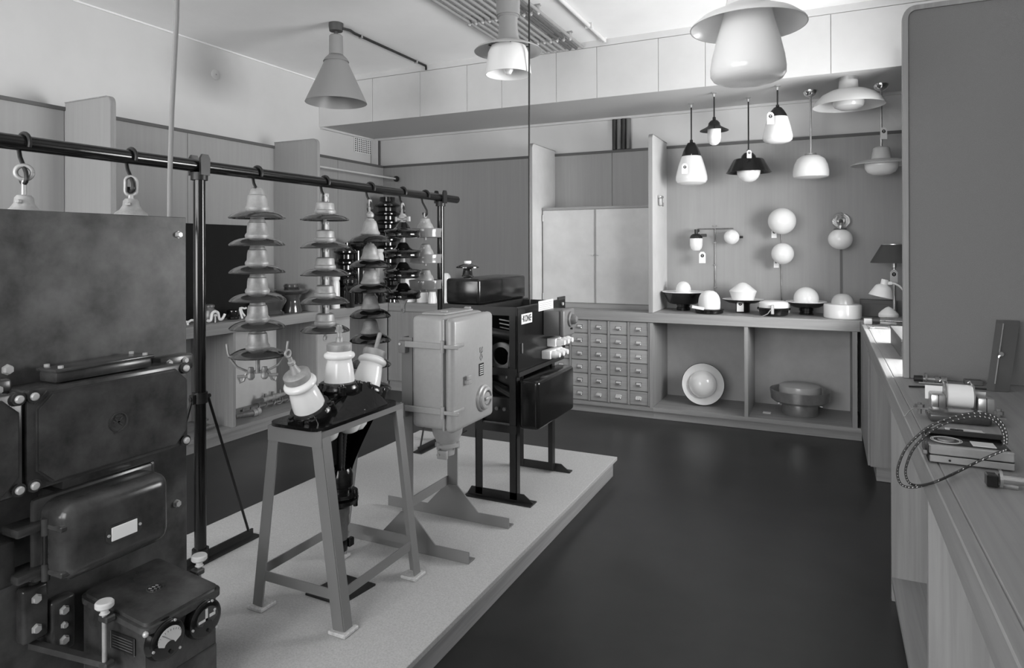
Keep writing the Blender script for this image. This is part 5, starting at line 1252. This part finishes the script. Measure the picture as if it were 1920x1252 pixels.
# rods and fuse at the foot of the partition
f0, f1 = on(295, 215), on(540, 225)
th = thing('fuse_rod', 'dark threaded rod with collars at the partition foot', 'rod', ((f0.x + f1.x)/2, 3.15, HC + .001)); L0 = th.location
B().cyl((f0.x, 3.15, HC + .016), (f1.x, 3.15, HC + .016), .007, seg=12).out('rod', BRUSH, th, off=L0)
for x_, w2, r_ in ((0, .03, .013), (.038, .006, .02), (.072, .014, .014), (.092, .02, .015)): B().cyl((f0.x + x_, 3.15, HC + .016 if r_ < .016 else HC + .021), (f0.x + x_ + w2, 3.15, HC + .016 if r_ < .016 else HC + .021), r_, seg=14).out('collar', MISC if x_ else BLACKM, th, off=L0)
for i, (x0, y0, x1, y1, lab) in enumerate(((345, 248, 550, 262, 'short thin steel rod with a ring end before the partition'), (268, 278, 560, 288, 'long thin dark rod lying behind the wound coil'), (760, 290, 885, 300, 'dark flat strip right of the wound coil'))):
    q0, q1 = on(x0, y0), on(x1, y1)
    b = B().cyl((q0.x, q0.y, HC + .005), (q1.x, q1.y, HC + .005), .0035, seg=8)
    if i == 0: b.tube([(q1.x + .008*math.cos(a), q1.y, HC + .012 + .008*math.sin(a)) for a in [t*2*PI/14 for t in range(15)]], .002, 6, cap=False)
    tag(at_base(b.out('steel_rod', BRUSH if i == 0 else BLACKM), ((q0.x + q1.x)/2, q0.y, HC)), lab, 'rod')
q = on(700, 250)
tag(at_base(B().box((q.x, 3.165, HC + .001), (q.x + .06, 3.205, HC + .020), .002, 1).out('small_block', mat('dark_cardboard', .10, .8)), (q.x, 3.18, HC)), 'small dark block against the partition foot', 'block')
# leaning metal plate with bolt
th = thing('leaning_plate', 'dark metal angle plate leaning at the right against the partition', 'plate', (.63, 3.06, HC + .001)); L0 = th.location
lp1 = atZ(1864, 733, HC + .003); lp2 = atY(1883, 600, 3.205)
lp0 = lp1 + Vector((-.022, .012, 0)); lp3 = lp2 + Vector((-.026, 0, 0))
b = B(); vs_ = [b.bm.verts.new(v) for v in (lp0, lp1, lp2, lp3)]; b.bm.faces.new(vs_); bmesh.ops.solidify(b.bm, geom=list(b.bm.faces), thickness=.008); b.out('plate', mat('leaning_grey', .17, .6), th, off=L0)
b = B(); vs_ = [b.bm.verts.new(v) for v in (lp1, lp1 + Vector((.05, .012, 0)), lp2 + Vector((.05, 0, 0)), lp2)]; b.bm.faces.new(vs_); bmesh.ops.solidify(b.bm, geom=list(b.bm.faces), thickness=.008); b.out('flange', mat('leaning_grey', .17, .6), th, off=L0)
B().beam(lp1.lerp(lp2, .1) + Vector((-.002, -.004, 0)), lp1.lerp(lp2, .95) + Vector((-.002, -.004, 0)), .004, .004).out('bright_edge', CHROME, th, off=L0)
mdp = lp1.lerp(lp2, .5); B().cyl(mdp, mdp + Vector((.004, -.016, .006)), .009, seg=8).out('bolt', CHROME, th, off=L0)

# ================================================================== LEFT WORKTOP GOODS
# black cloth covered board leaning on the wall
y0, y1 = atX(348, 420, XL + .02).y - .5, atX(462, 421, XL + .02).y + .02
ztop = atX(400, 421, XL + .03).z
b = B(); nx, nz_ = 36, 12; grid = []
for i in range(nx + 1):
    row = []
    for jj in range(nz_ + 1):
        t = jj/nz_; yy = y0 + (y1 + .10*(1 - t) - y0)*i/nx; z_ = HC + .003 + (ztop - HC)*t
        x_ = XL + .03 + (1 - t)*.17 + .006*math.sin(i*.9 + t*3)*(1 - t) + .004*math.sin(i*2.1)
        row.append(b.bm.verts.new((x_, yy, z_)))
    grid.append(row)
for i in range(nx):
    for jj in range(nz_): b.bm.faces.new((grid[i][jj], grid[i+1][jj], grid[i+1][jj+1], grid[i][jj+1]))
bmesh.ops.solidify(b.bm, geom=list(b.bm.faces), thickness=.012)
tag(at_base(b.out('cloth_board', CLOTH), (XL + .1, (y0 + y1)/2, HC)), 'black cloth covered board leaning on the left worktop', 'board')
def on_left(u, x): q = atX(u, 580, x); return Vector((x, q.y, HC + .001))
def lathe_thing(name, label, cat, p, pts, m, vb, group=None, seg=40, k=None, zs=1.0):
    s, cth = scale_at(p); kk = s*cth if k is None else k
    th = tag(B().lathe([(r*kk, (vb - v)*s*zs) for r, v in pts], seg).out(name, m), label, cat, group); th.location = p; return th
G_ = 'insulators on the left worktop'
# clamp insulator with white forked clamp
p = on_left(393, -4.22)
th = thing('clamp_insulator', 'dark knob insulator holding a white forked clamp, by the rack post', 'insulator', p, group=G_)
B().lathe([(0, 0), (.045, 0), (.054, .02), (.053, .06), (.045, .090), (.033, .10), (.030, .108), (.036, .113), (.036, .128), (.022, .134), (0, .134)], 28).out('knob', MISC, th)
b = B(); pts = [(0, -.068, .022), (0, -.055, .015), (0, -.038, .022), (0, -.032, .05), (0, -.026, .07), (0, 0, .082), (0, .026, .07), (0, .032, .05), (0, .04, .022), (0, .06, .018), (0, .078, .035), (0, .09, .055)]
b.tube(smooth([Vector((v[0] + .058, v[1], v[2])) for v in pts], 3), .0105, 8); b.out('white_clamp', WHT, th)
B().cyl((.06, 0, -.0), (.06, 0, .052), .006, seg=10).box((.05, -.014, .045), (.07, .014, .062), .003, 1).out('clamp_bolt', PALE, th)
p = on_left(437, -4.22)
th = thing('bracket_insulator', 'squat dark insulator with a white two-pronged bracket', 'insulator', p, group=G_)
B().lathe([(0, 0), (.042, 0), (.044, .01), (.036, .02), (.042, .035), (.050, .055), (.046, .072), (.03, .08), (0, .08)], 28).out('body', BROWND, th)
b = B()
for pts in (((.05, .02, .085), (.05, .04, .088), (.05, .07, .08), (.05, .085, .084)), ((.05, .03, .085), (.05, .045, .05), (.05, .07, .022)), ((.05, .02, .08), (.05, .03, .045), (.05, .045, .004))): b.tube(pts, .008, 8)
b.out('white_bracket', WHT, th)
p = on_left(352, -4.20); tag(B().tube([(0, -.06, .02), (0, -.03, .03), (0, 0, .02), (0, .03, .032), (0, .055, .028)], .009, 8).cyl((0, 0, 0), (0, 0, .03), .008, seg=10).out('white_clamp', WHT), 'white metal clamp lying left of the rack post', 'clamp').location = p
p = on_left(508, -4.20)
lathe_thing('pot_insulator', 'low brown pot insulator behind the long disc string', 'insulator', p, [(0, 586), (24, 586), (26, 582), (21, 577), (24, 570), (29, 562), (30, 556), (24, 553), (0, 553)], BROWN, 586, G_)
p = on_left(547, -4.20)
lathe_thing('post_insulator', 'large brown pin insulator with wide brim on the left worktop', 'insulator', p, [(0, 582), (20, 582), (20, 578), (16.5, 564), (16, 561), (15.5, 556), (20, 548), (31, 544), (34, 541), (33, 539), (16, 536.5), (13.5, 536), (15.5, 534), (15.5, 530), (14, 528), (0, 528)], BROWN, 582, G_)
# the crowd in the corner
def crowd(u, Y_): q = atY(u, 560, Y_); return Vector((q.x, Y_, HC + .001))
def vb_(p): s, _ = scale_at(p); d = p - CAM; u = CX + F*d.dot(RT)/d.dot(fw); return CY - ROLL*(u - CX) + (EYE - p.z)/s
def crowd_lathe(name, label, u, Y_, pts, m, cat='insulator'):
    p = crowd(u, Y_); vb = vb_(p); pts = [(r, vb if v is None else v) for r, v in pts]
    s, cth = scale_at(p); th = tag(B().lathe([(r*s*cth, max(0, (vb - v)*s)) for r, v in pts], 36).out(name, m), label, cat, G_); th.location = p; return th
def ribs(r0, r1, v0, v1, n):
    o = []; d = (v1 - v0)/n
    for i in range(n):
        v = v0 + i*d; o += [(r0, v), (r1, v + d*.28), (r1, v + d*.42), (r0, v + d*.62)]
    return o
crowd_lathe('ribbed_insulator', 'tall dark ribbed stack insulator in the left corner', 727, 5.95, [(0, None), (20, None), (20, 545)] + ribs(17, 24, 380, 540, 10)[::-1] + [(14.5, 378), (14.5, 370), (0, 370)], BROWND)
crowd_lathe('ribbed_insulator', 'wide dark ribbed insulator behind the five-disc string', 648, 5.12, [(0, None), (17, None), (17, 548)] + ribs(15, 22, 465, 545, 4)[::-1] + [(10, 462), (10, 455), (0, 455)], BROWND)
crowd_lathe('porcelain_cylinder', 'slim white porcelain cylinder beside the five-disc string', 629, 4.86, [(0, None), (8.5, None), (8.5, 556), (8, 530), (7, 526), (9, 523), (9, 519), (0, 518)], PORC)
crowd_lathe('labelled_insulator', 'dark insulator with a pale label band on the left worktop', 656, 4.98, [(0, None), (9, None), (9, 548), (9, 545), (12, 540), (9, 535), (13, 530), (13, 524), (8, 520), (0, 518)], BROWND)
crowd_lathe('porcelain_cylinder', 'tall white porcelain tube behind the slim dark string', 712, 5.75, [(0, None), (11, None), (10, 520), (8, 500), (8, 480), (6, 474), (8, 471), (8, 467), (0, 466)], PORC)
crowd_lathe('porcelain_cup', 'white porcelain cup standing behind the slim dark string', 680, 5.60, [(0, None), (10, None), (12, 545), (10, 530), (12, 522), (13, 508), (0, 506)], PORC)
crowd_lathe('pin_insulator', 'small black pin insulator on a white foot in the corner', 713, 5.52, [(0, None), (5, None), (5, 556), (9, 552), (10, 546), (7, 541), (11, 536), (8, 530), (0, 528)], BROWND)
crowd_lathe('porcelain_cylinder', 'broad white porcelain sleeve behind the black fog insulators', 766, 5.80, [(0, None), (14, None), (14, 530), (12, 522), (0, 521)], PORC)
th = crowd_lathe('porcelain_block', 'white porcelain block with bolt below the bell insulators', 792, 5.78, [(0, None), (11, None), (11, 548), (0, 548)], PORC)
th = crowd_lathe('porcelain_bottle', 'white porcelain bottle beside the rack end post', 811, 5.72, [(0, None), (8.5, None), (8.5, 562), (7, 552), (6, 547), (0, 546)], PORC)
th = crowd_lathe('ball_top_insulator', 'white ball topped insulator between end post and black box', 836, 5.85, [(0, None), (10, None), (10, 545), (7, 540), (8, 535), (8, 530), (10, 525), (9, 517), (5, 512), (0, 511)], PORC)
crowd_lathe('ribbed_insulator', 'low dark ribbed insulator behind the black fog string', 735, 5.70, [(0, None), (14, None)] + ribs(11, 17, 500, 550, 3)[::-1] + [(8, 497), (0, 496)], BROWND)
crowd_lathe('flat_insulator', 'dark flat insulator top behind the slim dark string', 668, 5.35, [(0, None), (13, None), (13, 470), (24, 462), (25, 458), (15, 452), (8, 449), (0, 448)], BROWND)
# pin insulator with white top on the black cover box
p = Vector((atY(877, 520, 3.42).x, 3.42, 1.2885)); s, cth = scale_at(p)
th = thing('pin_insulator', 'dark mushroom insulator with white top on the black box', 'insulator', p)
B().lathe([(r*s*cth, (523 - v)*s) for r, v in [(0, 523), (12, 523), (10, 520), (8.5, 510), (8, 507), (12, 507), (22, 507), (22, 505), (16, 502), (8, 499.5), (6.5, 498.5), (0, 498.5)]], 32).out('body', BROWND, th)
B().lathe([(r*s*cth, (523 - v)*s) for r, v in [(0, 499), (6.5, 499), (6.5, 494), (0, 493.5)]], 24).out('white_top', PORC, th)

# ================================================================== FITTINGS ON THE LOWER LEFT SHELF
def low(u, v): q = atZ(u, v, ZB); return q
a, c_ = low(452, 768), low(548, 765)
a.z = c_.z = ZB + .035; a.x = max(a.x, XL + .08); 
a = Vector((-4.33, atX(452, 760, -4.33).y, ZB + .03)); c_ = Vector((-4.30, atX(552, 760, -4.30).y, ZB + .03))
th = thing('spiral_fitting', 'dark spiral wound rod fitting on the lower left shelf', 'fitting', (a.x, a.y, ZB + .001)); L0 = th.location
B().cyl(a, c_, .013, seg=12).out('rod', MISC, th, off=L0)
N_ = 150; dvec = c_ - a
B().tube([a + dvec*(i/N_) + Vector((.020*math.cos(i*.29), 0, .020*math.sin(i*.29))) for i in range(N_ + 1)], .0065, 8).out('spiral', MISC, th, off=L0)
a2 = Vector((-4.40, atX(492, 745, -4.40).y, ZB + .05)); c2 = Vector((-4.42, atX(545, 742, -4.42).y, ZB + .055))
th = thing('tube_connector', 'bright metal tube connector with bolts on the lower left shelf', 'fitting', (a2.x, a2.y, ZB + .001)); L0 = th.location
B().lathe([(0, 0), (.022, 0), (.024, .06), (.020, .065), (.020, .12), (.025, .125), (.025, .19), (.019, .195), (.019, .27), (0, .27)], 20, a2, c2 - a2).out('tube', GALV, th, off=L0)
for t in (.1, .35, .6): q = a2.lerp(c2, t); B().cyl(q + Vector((0, 0, .015)), q + Vector((0, 0, .05)), .012, seg=8).cyl(q, q - Vector((0, 0, .052)), .008, seg=8).out('bolt', MISC, th, off=L0)
q = Vector((-4.20, atX(470, 775, -4.20).y, ZB + .032))
th = thing('elbow_fitting', 'stubby dark elbow fitting at the shelf divider', 'fitting', (q.x, q.y, ZB + .001)); L0 = th.location
B().tube([q + Vector((0, -.16, .01)), q + Vector((0, -.08, .005)), q, q + Vector((.01, .03, 0))], [.02, .024, .026, .026], 14).out('barrel', MISC, th, off=L0)
B().lathe([(0, -.03), (.030, -.03), (.031, .0), (.022, .008), (.030, .014), (.028, .04), (0, .04)], 16, q + Vector((.01, .04, 0)), (.1, 1, .05)).out('collar', GALV, th, off=L0)
q = Vector((-4.16, atX(383, 790, -4.16).y, ZB + .03))
th = thing('valve_fitting', 'small dark valve fitting behind the rack post on lower shelf', 'fitting', (q.x, q.y, ZB + .001)); L0 = th.location
B().cyl(q + Vector((0, -.08, 0)), q + Vector((0, .08, 0)), .018, seg=14).cyl(q, q + Vector((0, 0, .06)), .014, seg=12).lathe([(0, .06), (.03, .06), (.03, .07), (0, .07)], 16, q).out('body', MISC, th, off=L0)
